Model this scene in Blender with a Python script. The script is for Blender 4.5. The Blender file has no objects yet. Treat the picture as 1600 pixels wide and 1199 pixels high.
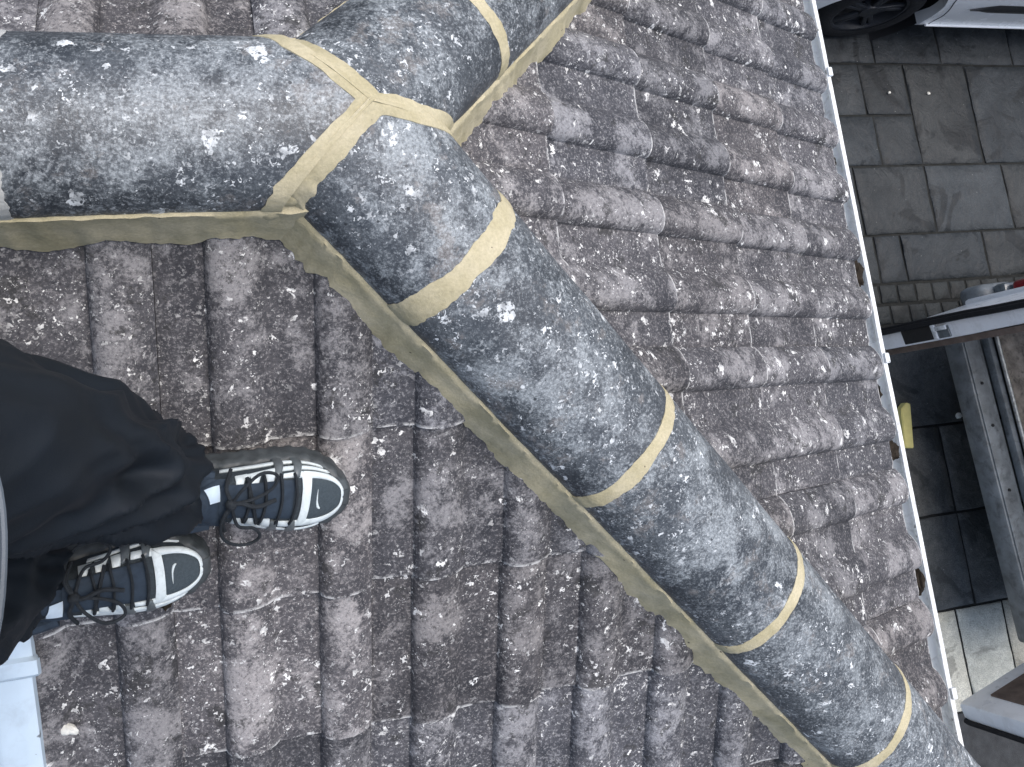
import bpy, bmesh, math, random
from mathutils import Vector, Matrix, noise as mn

random.seed(7)
scene = bpy.context.scene
COL = scene.collection
PI = math.pi

# ------------------------------------------------------------------ camera
cam_d = bpy.data.cameras.new('camera')
cam = bpy.data.objects.new('camera', cam_d)
COL.objects.link(cam)
cam.location = (-0.17235, -0.44341, 1.18508)
cam.rotation_euler = (0.23573, -0.26460, -0.10946)
cam_d.sensor_width = 36.0
cam_d.sensor_fit = 'HORIZONTAL'
cam_d.lens = 1430.0 / 1600.0 * 36.0
cam_d.shift_x = 64.9 / 1600.0
cam_d.shift_y = -202.2 / 1600.0
cam_d.clip_start = 0.02
cam_d.clip_end = 3000
scene.camera = cam

# ------------------------------------------------------------------ light
SUN_DIR = Vector((0.26, 0.12, 1.0)).normalized()        # towards the light
world = bpy.data.worlds.new('World')
scene.world = world
world.use_nodes = True
wn = world.node_tree
bg = wn.nodes['Background']
sky = wn.nodes.new('ShaderNodeTexSky')
sky.sky_type = 'NISHITA'
sky.sun_disc = False
sky.sun_elevation = math.asin(SUN_DIR.z)
sky.sun_rotation = math.atan2(SUN_DIR.x, SUN_DIR.y)
sky.air_density = 1.0
sky.dust_density = 4.0
sky.ozone_density = 1.0
wn.links.new(sky.outputs[0], bg.inputs[0])
bg.inputs[1].default_value = 0.15

sun_d = bpy.data.lights.new('sun', 'SUN')
sun_d.energy = 1.4
sun_d.angle = math.radians(55)
sun_d.color = (1.0, 0.995, 0.99)
sun = bpy.data.objects.new('sun', sun_d)
COL.objects.link(sun)
sun.rotation_euler = SUN_DIR.to_track_quat('Z', 'Y').to_euler()

scene.view_settings.view_transform = 'Standard'
scene.view_settings.look = 'None'
scene.view_settings.exposure = 0.62
scene.view_settings.gamma = 1.0
scene.view_settings.use_curve_mapping = False

# ------------------------------------------------------------------ helpers
def world_of(o):
    return o.matrix_basis.copy()

def set_parent(o, par):
    if par is not None:
        o.parent = par
        o.matrix_parent_inverse = world_of(par).inverted()

def empty(name, loc, label=None, cat=None, group=None):
    o = bpy.data.objects.new(name, None)
    COL.objects.link(o)
    o.location = loc
    o.empty_display_size = 0.1
    tag(o, label, cat, group)
    return o

def tag(o, label=None, cat=None, group=None, kind=None):
    if label: o['label'] = label
    if cat: o['category'] = cat
    if group: o['group'] = group
    if kind: o['kind'] = kind
    return o

def link_mesh(name, me, mat=None, par=None, smooth=True, angle=40):
    if mat is not None:
        me.materials.clear()
        me.materials.append(mat)
    if smooth:
        for p in me.polygons: p.use_smooth = True
        me.set_sharp_from_angle(angle=math.radians(angle))
    o = bpy.data.objects.new(name, me)
    COL.objects.link(o)
    set_parent(o, par)
    return o

def mesh_obj(name, verts, faces, mat=None, par=None, smooth=True, angle=40):
    me = bpy.data.meshes.new(name)
    me.from_pydata([tuple(v) for v in verts], [], faces)
    me.update()
    return link_mesh(name, me, mat, par, smooth, angle)

def bm_obj(name, bm, mat=None, par=None, smooth=True, angle=40, fixn=True):
    if fixn:
        bmesh.ops.recalc_face_normals(bm, faces=bm.faces[:])
    me = bpy.data.meshes.new(name)
    bm.to_mesh(me)
    bm.free()
    return link_mesh(name, me, mat, par, smooth, angle)

def bm_box(bm, c, s, bevel=0.0, rot=None, seg=2):
    """box centre c, full size s, optional rotation matrix, bevelled"""
    b2 = bmesh.new()
    bmesh.ops.create_cube(b2, size=1.0)
    bmesh.ops.scale(b2, vec=Vector(s), verts=b2.verts)
    if bevel > 0:
        bmesh.ops.bevel(b2, geom=b2.edges[:], offset=bevel, segments=seg, affect='EDGES', profile=0.5)
    if rot is not None:
        bmesh.ops.transform(b2, matrix=rot.to_4x4(), verts=b2.verts)
    bmesh.ops.translate(b2, vec=Vector(c), verts=b2.verts)
    me = bpy.data.meshes.new('tmp')
    b2.to_mesh(me); b2.free()
    bm.from_mesh(me)
    bpy.data.meshes.remove(me)

def box(name, c, s, mat, par=None, bevel=0.0, rot=None):
    bm = bmesh.new()
    bm_box(bm, c, s, bevel, rot)
    return bm_obj(name, bm, mat, par)

def add_tube(bm, pts, r, seg=8, closed=False):
    pts = [Vector(p) for p in pts]
    n = len(pts)
    rings = []
    prev = None
    for i, p in enumerate(pts):
        if closed:
            d = pts[(i + 1) % n] - pts[i - 1]
        else:
            d = pts[min(i + 1, n - 1)] - pts[max(i - 1, 0)]
        d.normalize()
        if prev is None:
            a = Vector((0, 0, 1)) if abs(d.z) < 0.9 else Vector((1, 0, 0))
            u = d.cross(a).normalized()
        else:
            u = (prev - d * prev.dot(d)).normalized()
        prev = u
        w = d.cross(u)
        rr = r[i] if isinstance(r, (list, tuple)) else r
        rings.append([bm.verts.new(p + (u * math.cos(2 * PI * k / seg) + w * math.sin(2 * PI * k / seg)) * rr) for k in range(seg)])
    m = n if closed else n - 1
    for i in range(m):
        a, b = rings[i], rings[(i + 1) % n]
        for k in range(seg):
            bm.faces.new((a[k], a[(k + 1) % seg], b[(k + 1) % seg], b[k]))
    if not closed:
        bm.faces.new(rings[0][::-1]); bm.faces.new(rings[-1])

def tube(name, pts, r, mat, par=None, seg=8, closed=False):
    bm = bmesh.new()
    add_tube(bm, pts, r, seg, closed)
    return bm_obj(name, bm, mat, par)

def smooth_path(pts, n=6, closed=False):
    """Catmull-Rom through points"""
    P = [Vector(p) for p in pts]
    out = []
    m = len(P)
    rng = range(m if closed else m - 1)
    for i in rng:
        p0 = P[i - 1] if (closed or i > 0) else P[0]
        p1 = P[i]; p2 = P[(i + 1) % m]
        p3 = P[(i + 2) % m] if (closed or i + 2 < m) else P[-1]
        for k in range(n):
            t = k / n
            out.append(0.5 * ((2 * p1) + (p2 - p0) * t + (2 * p0 - 5 * p1 + 4 * p2 - p3) * t * t + (3 * p1 - p0 - 3 * p2 + p3) * t ** 3))
    if not closed: out.append(P[-1])
    return out

def lerp_table(tab, x):
    if x <= tab[0][0]: return tab[0][1]
    for (a, va), (b, vb) in zip(tab, tab[1:]):
        if x <= b:
            t = (x - a) / (b - a)
            return va + (vb - va) * t
    return tab[-1][1]

def smooth_table(tab, x):
    """monotone-ish smooth interpolation"""
    xs = [a for a, _ in tab]; ys = [b for _, b in tab]
    if x <= xs[0]: return ys[0]
    if x >= xs[-1]: return ys[-1]
    for i in range(len(xs) - 1):
        if x <= xs[i + 1]:
            h = xs[i + 1] - xs[i]
            t = (x - xs[i]) / h
            m0 = (ys[i + 1] - ys[i - 1]) / (xs[i + 1] - xs[i - 1]) if i > 0 else (ys[1] - ys[0]) / h
            m1 = (ys[i + 2] - ys[i]) / (xs[i + 2] - xs[i]) if i + 2 < len(xs) else (ys[-1] - ys[-2]) / h
            return ((2 * t ** 3 - 3 * t * t + 1) * ys[i] + (t ** 3 - 2 * t * t + t) * h * m0 + (-2 * t ** 3 + 3 * t * t) * ys[i + 1] + (t ** 3 - t * t) * h * m1)

def nz(x, y=0.0, z=0.0):
    return mn.noise(Vector((x, y, z)))

def fbm(x, y, z=0.0, o=4):
    return mn.fractal(Vector((x, y, z)), 0.9, 2.0, o)

# ------------------------------------------------------------------ materials
class Mat:
    def __init__(s, name, rough=0.7, color=None, spec=0.5, metal=0.0, coat=0.0):
        s.m = bpy.data.materials.new(name)
        s.m.use_nodes = True
        s.t = s.m.node_tree
        s.b = s.t.nodes['Principled BSDF']
        s.b.inputs['Roughness'].default_value = rough
        s.b.inputs['Specular IOR Level'].default_value = spec
        s.b.inputs['Metallic'].default_value = metal
        s.b.inputs['Coat Weight'].default_value = coat
        if color: s.b.inputs['Base Color'].default_value = (*color, 1)
    def n(s, typ, **kw):
        nd = s.t.nodes.new('ShaderNode' + typ)
        for k, v in kw.items():
            if k.startswith('i_'):
                key = k[2:].replace('_', ' ')
                s.put(nd.inputs[key], v)
            elif k.startswith('n_'):
                s.put(nd.inputs[int(k[2:])], v)
            else:
                setattr(nd, k, v)
        return nd
    def put(s, sock, v):
        if isinstance(v, bpy.types.NodeSocket): s.t.links.new(v, sock)
        elif isinstance(v, (tuple, list)) and len(v) == 3 and sock.type == 'RGBA': sock.default_value = (*v, 1)
        else: sock.default_value = v
    def math(s, op, a, b=0.0, clamp=False):
        nd = s.n('Math', operation=op, use_clamp=clamp)
        s.put(nd.inputs[0], a); s.put(nd.inputs[1], b)
        return nd.outputs[0]
    def mix(s, f, a, b, blend='MIX'):
        nd = s.n('Mix', data_type='RGBA', blend_type=blend)
        s.put(nd.inputs[0], f); s.put(nd.inputs[6], a); s.put(nd.inputs[7], b)
        return nd.outputs[2]
    def rng(s, v, a, b, c=0.0, d=1.0):
        nd = s.n('MapRange', clamp=True)
        s.put(nd.inputs[0], v); s.put(nd.inputs[1], a); s.put(nd.inputs[2], b); s.put(nd.inputs[3], c); s.put(nd.inputs[4], d)
        return nd.outputs[0]
    def coords(s, spread=40.0):
        """world position shifted per object, so that no two pieces carry the same pattern"""
        g = s.n('NewGeometry').outputs['Position']
        r = s.n('ObjectInfo').outputs['Random']
        k = s.n('VectorMath', operation='SCALE')
        cv = s.n('CombineXYZ', n_0=1.0, n_1=0.73, n_2=0.41).outputs[0]
        s.put(k.inputs[0], cv); s.put(k.inputs['Scale'], s.math('MULTIPLY', r, spread))
        a = s.n('VectorMath', operation='ADD')
        s.put(a.inputs[0], g); s.put(a.inputs[1], k.outputs[0])
        s.rand = r
        return a.outputs[0]
    def noise(s, vec, scale, detail=6.0, rough=0.6, dist=0.0):
        nd = s.n('TexNoise', i_Scale=scale, i_Detail=detail, i_Roughness=rough, i_Distortion=dist)
        s.put(nd.inputs['Vector'], vec)
        return nd.outputs[0]
    def warp(s, vec, scale, amt):
        nd = s.n('TexNoise', i_Scale=scale, i_Detail=1.0)
        s.put(nd.inputs['Vector'], vec)
        v = s.n('VectorMath', operation='SUBTRACT')
        s.put(v.inputs[0], nd.outputs[1]); v.inputs[1].default_value = (0.5, 0.5, 0.5)
        k = s.n('VectorMath', operation='SCALE'); s.put(k.inputs[0], v.outputs[0]); k.inputs['Scale'].default_value = amt
        a = s.n('VectorMath', operation='ADD'); s.put(a.inputs[0], vec); s.put(a.inputs[1], k.outputs[0])
        return a.outputs[0]
    def spots(s, vec, scale, gate, size, soft=0.06):
        """lichen spots: a share (1-gate) of the cells carries a blot of random size"""
        v = s.n('TexVoronoi', i_Scale=scale)
        s.put(v.inputs['Vector'], vec)
        sp = s.n('SeparateColor'); s.put(sp.inputs[0], v.outputs['Color'])
        on = s.math('GREATER_THAN', sp.outputs[0], gate)
        rad = s.math('MULTIPLY', s.math('POWER', sp.outputs[1], 1.6), size)
        d = s.math('SUBTRACT', rad, v.outputs['Distance'])
        return s.math('MULTIPLY', s.rng(d, 0.0, soft), on)
    def bump(s, h, strength, dist=0.01, normal=None):
        nd = s.n('Bump', i_Strength=strength, i_Distance=dist)
        s.put(nd.inputs['Height'], h)
        if normal is not None: s.put(nd.inputs['Normal'], normal)
        s.put(s.b.inputs['Normal'], nd.outputs[0])
        return nd.outputs[0]
    def base(s, c): s.put(s.b.inputs['Base Color'], c)
    def rough(s, c): s.put(s.b.inputs['Roughness'], c)

def lichen(M, v, big, brk, sizes, white):
    """white crusts in three sizes, ragged, some faint and some bright"""
    w1 = M.warp(M.warp(v, 45.0, 0.034), 190.0, 0.014)
    w2 = M.warp(v, 170.0, 0.018)
    vary = M.rng(M.noise(v, 60.0, 1), 0.35, 0.6, 0.35, 1.0)
    s1 = M.math('MULTIPLY', M.spots(w1, sizes[0], 0.78, 0.46, 0.05), M.math('MULTIPLY', brk, vary))
    s2 = M.spots(w2, sizes[1], 0.70, 0.50, 0.06)
    s3 = M.spots(w2, sizes[2], 0.66, 0.55, 0.10)
    cl = M.rng(big, 0.42, 0.58)
    li = M.math('MAXIMUM', s1, M.math('MAXIMUM', M.math('MULTIPLY', s2, M.math('MULTIPLY', vary, M.rng(cl, 0, 1, 0.25, 1.0))), M.math('MULTIPLY', s3, M.math('MULTIPLY', cl, vary))), clamp=True)
    return li

def grey(M, f):
    cc = M.n('CombineColor')
    for i in range(3): M.put(cc.inputs[i], f)
    return cc.outputs[0]

def mat_tile():
    M = Mat('weathered_concrete_tile', 0.78, spec=0.3)
    v = M.coords()
    big = M.noise(v, 7.0, 4, 0.62)
    mid = M.noise(v, 30.0, 5, 0.78)
    grain = M.noise(v, 190.0, 2, 0.8)
    att = M.n('Attribute', attribute_name='wear').outputs['Fac']
    col = M.mix(M.rng(M.math('ADD', M.math('MULTIPLY', big, 0.5), M.math('MULTIPLY', mid, 0.5)), 0.38, 0.62), (0.033, 0.034, 0.039), (0.098, 0.095, 0.099))
    # dust and pale crust worn through in ragged patches, more of it on the crowns
    dn = M.math('ADD', M.noise(v, 9.0, 7, 0.82), M.math('MULTIPLY', M.math('SUBTRACT', att, 0.35), 0.075))
    pt = M.rng(dn, 0.50, 0.60)
    col = M.mix(M.math('MULTIPLY', pt, 0.80), col, (0.272, 0.264, 0.262))
    fl = M.rng(grain, 0.55, 0.62)
    col = M.mix(M.math('MULTIPLY', fl, 0.38), col, (0.36, 0.345, 0.335))
    col = M.mix(M.math('MULTIPLY', M.rng(grain, 0.44, 0.36), 0.5), col, (0.022, 0.021, 0.024))
    tone = M.rng(M.rand, 0, 1, 0.80, 1.20)
    hue = M.mix(M.math('FRACT', M.math('MULTIPLY', M.rand, 7.13)), (0.96, 0.995, 1.04), (1.025, 0.995, 0.975))
    col = M.mix(1.0, col, hue, 'MULTIPLY')
    col = M.mix(1.0, col, grey(M, tone), 'MULTIPLY')
    al = M.rng(M.noise(v, 14.0, 6, 0.78), 0.57, 0.62)
    col = M.mix(M.math('MULTIPLY', al, 0.72), col, (0.026, 0.026, 0.026))
    brk = M.rng(M.noise(v, 150.0, 2, 0.7), 0.40, 0.48)
    li = lichen(M, v, big, brk, (44.0, 100.0, 200.0), 0.6)
    tail = M.math('MULTIPLY', M.n('Attribute', attribute_name='tail').outputs['Fac'], M.rng(mid, 0.47, 0.55))
    li = M.math('MAXIMUM', li, M.math('MULTIPLY', tail, 0.7))
    col = M.mix(M.math('MULTIPLY', li, 0.97), col, (0.76, 0.76, 0.73))
    M.base(col)
    M.bump(M.math('ADD', M.math('MULTIPLY', grain, 0.6), M.math('MULTIPLY', mid, 0.9)), 0.5, 0.004)
    return M.m

def mat_ridge():
    M = Mat('slate_grey_ridge_concrete', 0.5, spec=0.5)
    v = M.coords()
    big = M.noise(v, 6.0, 4, 0.6)
    mid = M.noise(v, 26.0, 5, 0.80)
    grain = M.noise(v, 210.0, 2, 0.8)
    att = M.n('Attribute', attribute_name='wear').outputs['Fac']
    col = M.mix(M.rng(M.math('ADD', M.math('MULTIPLY', big, 0.5), M.math('MULTIPLY', mid, 0.5)), 0.38, 0.62), (0.026, 0.031, 0.037), (0.090, 0.101, 0.110))
    dn = M.math('ADD', M.noise(v, 8.0, 7, 0.84), M.math('MULTIPLY', att, 0.045))
    pt = M.rng(dn, 0.51, 0.62)
    col = M.mix(M.math('MULTIPLY', pt, 0.75), col, (0.265, 0.290, 0.300))
    br = M.rng(M.noise(v, 13.0, 5, 0.75), 0.56, 0.63)
    col = M.mix(M.math('MULTIPLY', br, 0.35), col, (0.24, 0.21, 0.185))
    tone = M.rng(M.rand, 0, 1, 0.84, 1.22)
    col = M.mix(1.0, col, grey(M, tone), 'MULTIPLY')
    fl = M.rng(grain, 0.53, 0.61)
    col = M.mix(M.math('MULTIPLY', fl, M.rng(dn, 0.42, 0.60, 0.10, 0.50)), col, (0.43, 0.46, 0.47))
    col = M.mix(M.math('MULTIPLY', M.rng(grain, 0.45, 0.38), 0.45), col, (0.018, 0.021, 0.025))
    brk = M.rng(M.noise(v, 170.0, 2, 0.7), 0.40, 0.48)
    li = lichen(M, v, big, brk, (32.0, 90.0, 190.0), 0.6)
    col = M.mix(M.math('MULTIPLY', li, 0.95), col, (0.72, 0.75, 0.75))
    dk = M.spots(v, 75.0, 0.84, 0.24, 0.05)
    col = M.mix(M.math('MULTIPLY', dk, 0.8), col, (0.012, 0.014, 0.016))
    M.base(col)
    M.rough(M.rng(mid, 0.3, 0.7, 0.36, 0.60))
    M.bump(M.math('ADD', M.math('MULTIPLY', grain, 0.7), M.math('MULTIPLY', mid, 0.5)), 0.35, 0.003)
    return M.m

def mat_mortar(name='fresh_mortar', c0=(0.40, 0.355, 0.22), c1=(0.51, 0.455, 0.31)):
    M = Mat(name, 0.85, spec=0.25)
    v = M.coords(5.0)
    n1 = M.noise(v, 16.0, 6, 0.6)
    n2 = M.noise(v, 220.0, 4, 0.7)
    col = M.mix(M.rng(n1, 0.35, 0.65), c0, c1)
    gr = M.rng(n2, 0.3, 0.7, 0.86, 1.1)
    cc = M.n('CombineColor')
    for i in range(3): M.put(cc.inputs[i], gr)
    col = M.mix(1.0, col, cc.outputs[0], 'MULTIPLY')
    dk = M.spots(M.warp(v, 120, .006), 110.0, 0.93, 0.3, 0.1)
    col = M.mix(dk, col, (0.10, 0.085, 0.06))
    M.base(col)
    M.bump(M.math('ADD', M.math('MULTIPLY', n2, 0.35), M.math('MULTIPLY', M.noise(v, 45.0, 4, 0.6), 1.0)), 0.5, 0.004)
    return M.m

def mat_simple(name, col, rough=0.6, spec=0.5, var=0.12, scale=20.0, bump=0.0, bscale=120.0, metal=0.0, coat=0.0, dirt=None, dirt_amt=0.5, specks=0.0):
    M = Mat(name, rough, spec=spec, metal=metal, coat=coat)
    v = M.coords(5.0)
    n1 = M.noise(v, scale, 6, 0.62)
    a = tuple(max(0, x * (1 - var)) for x in col); b = tuple(min(1, x * (1 + var)) for x in col)
    c = M.mix(M.rng(n1, 0.3, 0.7), a, b)
    if dirt:
        c = M.mix(M.math('MULTIPLY', M.rng(M.noise(v, scale * 1.7, 7, 0.7, 0.5), 0.50, 0.70), dirt_amt), c, dirt)
    if specks:
        c = M.mix(M.math('MULTIPLY', M.spots(M.warp(v, 90.0, 0.012), 48.0, 0.70, 0.30, 0.06), specks), c, (0.05, 0.05, 0.048))
    M.base(c)
    M.rough(M.rng(M.noise(v, scale * 2.3, 4, 0.6), 0.3, 0.7, max(0.02, rough - 0.08), min(1, rough + 0.08)))
    if bump: M.bump(M.noise(v, bscale, 4, 0.6), bump, 0.004)
    return M.m

def mat_flag(name, c0, c1, stain, rough=0.55):
    M = Mat(name, rough, spec=0.2)
    v = M.coords(60.0)
    n1 = M.noise(v, 3.2, 5, 0.66, 0.6)
    n2 = M.noise(v, 22.0, 4, 0.7)
    col = M.mix(M.rng(M.math('ADD', M.math('MULTIPLY', n1, .6), M.math('MULTIPLY', n2, .4)), 0.36, 0.64), c0, c1)
    hue = M.mix(M.rand, (1.03, 1.0, 0.96), (0.96, 1.0, 1.04))
    col = M.mix(1.0, col, hue, 'MULTIPLY')
    cc = M.n('CombineColor'); t = M.math('MULTIPLY', M.rng(M.math('FRACT', M.math('MULTIPLY', M.rand, 13.7)), 0, 1, 0.82, 1.2), M.rng(M.noise(v, 180, 1), .3, .7, .75, 1.25))
    for i in range(3): M.put(cc.inputs[i], t)
    col = M.mix(1.0, col, cc.outputs[0], 'MULTIPLY')
    st = M.rng(M.noise(v, 2.6, 6, 0.55, 1.4), 0.56, 0.60)
    col = M.mix(M.math('MULTIPLY', st, 0.6), col, stain)
    sp = M.spots(v, 60.0, 0.93, 0.2, 0.05)
    col = M.mix(M.math('MULTIPLY', sp, 0.6), col, (0.35, 0.36, 0.35))
    M.base(col)
    M.rough(M.rng(n2, 0.3, 0.7, rough - 0.15, rough + 0.15))
    M.bump(M.math('ADD', M.math('MULTIPLY', M.noise(v, 7.0, 5, 0.6, 1.6), 2.0), M.math('MULTIPLY', n2, 0.9)), 0.5, 0.012)
    return M.m

def mat_cloth(name, col, rough=0.8):
    M = Mat(name, rough - 0.22, spec=0.4)
    v = M.coords(3.0)
    c = M.mix(M.rng(M.noise(v, 9.0, 5), 0.35, 0.65), tuple(x * 0.8 for x in col), tuple(x * 1.2 for x in col))
    lint = M.spots(M.warp(v, 60, .02), 55.0, 0.985, 0.16, 0.04)
    c = M.mix(M.math('MULTIPLY', lint, 0.5), c, (0.25, 0.25, 0.26))
    M.base(c)
    M.b.inputs['Sheen Weight'].default_value = 0.0
    M.bump(M.noise(v, 700.0, 2, 0.5), 0.25, 0.001)
    return M.m

TILE = mat_tile()
RIDGE = mat_ridge()
MORTAR = mat_mortar()
OLDMORTAR = mat_mortar('old_grey_mortar', (0.34, 0.35, 0.33), (0.55, 0.55, 0.52))
UPVC = mat_simple('white_upvc', (0.70, 0.73, 0.74), 0.35, 0.5, 0.05, 14.0, dirt=(0.14, 0.14, 0.13), dirt_amt=0.6, specks=0.7)
VERGE = mat_simple('pale_verge_plastic', (0.50, 0.60, 0.67), 0.40, 0.5, 0.06, 14.0, dirt=(0.16, 0.17, 0.17), dirt_amt=0.2, specks=0.75)
DECK = mat_simple('dark_roofing_felt', (0.03, 0.03, 0.032), 0.9, 0.2)
BRICK = mat_simple('house_render', (0.34, 0.30, 0.26), 0.9, 0.2, 0.12, 8.0, 0.3)
WOODW = mat_simple('fascia_white', (0.66, 0.68, 0.68), 0.5)
MOSS = mat_simple('dry_moss_debris', (0.026, 0.021, 0.016), 0.95, 0.1, 0.5, 90.0, 0.8, 160.0)
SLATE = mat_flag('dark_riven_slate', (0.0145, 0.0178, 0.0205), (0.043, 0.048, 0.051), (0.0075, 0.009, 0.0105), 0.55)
SAND = mat_flag('pale_sandstone', (0.34, 0.335, 0.28), (0.56, 0.545, 0.46), (0.15, 0.15, 0.13), 0.6)
MIDST = mat_flag('grey_brown_stone_shade_lifted', (0.045, 0.049, 0.050), (0.105, 0.107, 0.102), (0.026, 0.029, 0.030), 0.55)  # grey-brown tone lightened to offset the shade between house, van and doors
SETT = mat_flag('dark_stone_sett', (0.019, 0.022, 0.022), (0.038, 0.041, 0.040), (0.014, 0.015, 0.015), 0.6)
BED = mat_simple('joint_sand', (0.018, 0.019, 0.018), 0.9, 0.2, 0.3, 30.0, 0.5)
GROUND = mat_simple('tarmac', (0.045, 0.048, 0.050), 0.85, 0.3, 0.3, 14.0, 0.7, 260.0)
WHITECAR = mat_simple('white_car_paint', (0.84, 0.87, 0.88), 0.25, 0.5, 0.03, 3.0, coat=0.6)
VANWHITE = mat_simple('white_van_paint', (0.90, 0.92, 0.93), 0.32, 0.5, 0.05, 6.0, coat=0.3, dirt=(0.45, 0.44, 0.41), dirt_amt=0.3)
BLACKP = mat_simple('black_plastic', (0.012, 0.013, 0.015), 0.45, 0.5, 0.2, 30.0)
RUBBER = mat_simple('black_rubber', (0.012, 0.013, 0.015), 0.75, 0.3, 0.3, 30.0, 0.2)
ALLOY = mat_simple('dark_alloy', (0.03, 0.034, 0.04), 0.4, 0.5, 0.15, 20.0, metal=0.3)
GLASS = mat_simple('dark_glass', (0.012, 0.016, 0.018), 0.06, 0.6, 0.1, 3.0)
REDL = mat_simple('red_lamp_lens', (0.22, 0.008, 0.014), 0.2, 0.5, 0.15, 30.0, coat=0.5)
GREYL = mat_simple('smoked_lamp_lens', (0.10, 0.12, 0.13), 0.2, 0.5, 0.3, 30.0, coat=0.5)
PLY = mat_simple('dirty_plywood', (0.30, 0.265, 0.22), 0.85, 0.2, 0.45, 16.0, 0.5, 60.0, dirt=(0.09, 0.08, 0.068), dirt_amt=0.9)
LINING = mat_simple('brown_hardboard_lining', (0.15, 0.115, 0.095), 0.75, 0.3, 0.3, 18.0, 0.2)
GREYM = mat_simple('scuffed_grey_bumper', (0.17, 0.19, 0.20), 0.55, 0.5, 0.35, 9.0, 0.2, 60.0, dirt=(0.035, 0.038, 0.04), dirt_amt=0.7)
GALV = mat_simple('galvanised_strip', (0.32, 0.34, 0.34), 0.45, 0.5, 0.3, 25.0, metal=0.5, dirt=(0.10, 0.085, 0.07), dirt_amt=0.8)
TROUSER = mat_cloth('navy_black_work_trousers', (0.0032, 0.0062, 0.0102))
JACKET = mat_cloth('grey_jacket', (0.11, 0.13, 0.15), 0.7)
JACKETB = mat_cloth('pale_reflective_band', (0.36, 0.40, 0.43), 0.5)
S_WHITE = mat_simple('white_shoe_leather', (0.60, 0.66, 0.66), 0.45, 0.5, 0.07, 60.0, 0.1, dirt=(0.24, 0.26, 0.25), dirt_amt=0.35)
S_MESH = mat_simple('dark_shoe_mesh', (0.035, 0.045, 0.052), 0.8, 0.3, 0.3, 300.0, 0.5, 900.0)
S_PANEL = mat_simple('slate_toe_mesh', (0.050, 0.066, 0.076), 0.8, 0.3, 0.2, 300.0, 0.5, 900.0)
S_SOLE = mat_simple('grey_rubber_sole', (0.052, 0.060, 0.063), 0.5, 0.45, 0.35, 40.0, 0.2)
S_STRAP = mat_simple('smoky_plastic_strap', (0.10, 0.115, 0.12), 0.35, 0.5, 0.3, 60.0)
S_LACE = mat_simple('black_lace', (0.020, 0.024, 0.028), 0.85, 0.2, 0.3, 200.0, 0.4, 600.0)
S_TONGUE = mat_simple('navy_tongue_lining', (0.022, 0.034, 0.050), 0.8, 0.3, 0.25, 90.0)
S_LABEL = mat_simple('pale_blue_tongue_label', (0.52, 0.62, 0.70), 0.4, 0.5, 0.1, 60.0)
S_LABELB = mat_simple('blue_label_print', (0.16, 0.27, 0.42), 0.4, 0.5, 0.1, 60.0)
YELLOW = mat_simple('pale_yellow_foam', (0.62, 0.56, 0.22), 0.8, 0.3, 0.08, 30.0, 0.2)
PEBBLE = mat_simple('white_pebble', (0.62, 0.61, 0.55), 0.8, 0.3, 0.2, 90.0, 0.5, 300.0)

# ------------------------------------------------------------------ roof geometry
T = 0.528
PITCH = math.atan(T)
CP, SP = math.cos(PITCH), math.sin(PITCH)
ROLL = 0.15
ROLLW = 0.084
ROLLH = 0.022
FX0 = -0.3259           # a roll's left foot on the front slope
HY0 = 0.5113            # a roll's foot on the hip slope

def prof(v):
    v = v % ROLL
    if v >= ROLLW: return -0.0015 * math.sin(PI * (v - ROLLW) / (ROLL - ROLLW))
    w = (v / ROLLW) ** 0.74
    return ROLLH * (1 - abs(2 * w - 1) ** 2.2) ** 0.85

def prof_front(x): return prof(x - FX0)
def prof_hip(y): return prof(y - HY0)

# profile samples over one tile: pan, roll, pan, roll
def tile_us():
    us = []
    for k in range(2):
        b = k * 0.15
        us += [b + x for x in (0.0, 0.004, 0.014, 0.03, 0.05, 0.062)]
        us += [b + 0.15 - ROLLW + ROLLW * (i / 12.0) ** 1.3 for i in range(13)]
    return sorted(set(round(u, 5) for u in us if u <= 0.3001))
TILE_U = tile_us()
THICK = 0.0105

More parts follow.
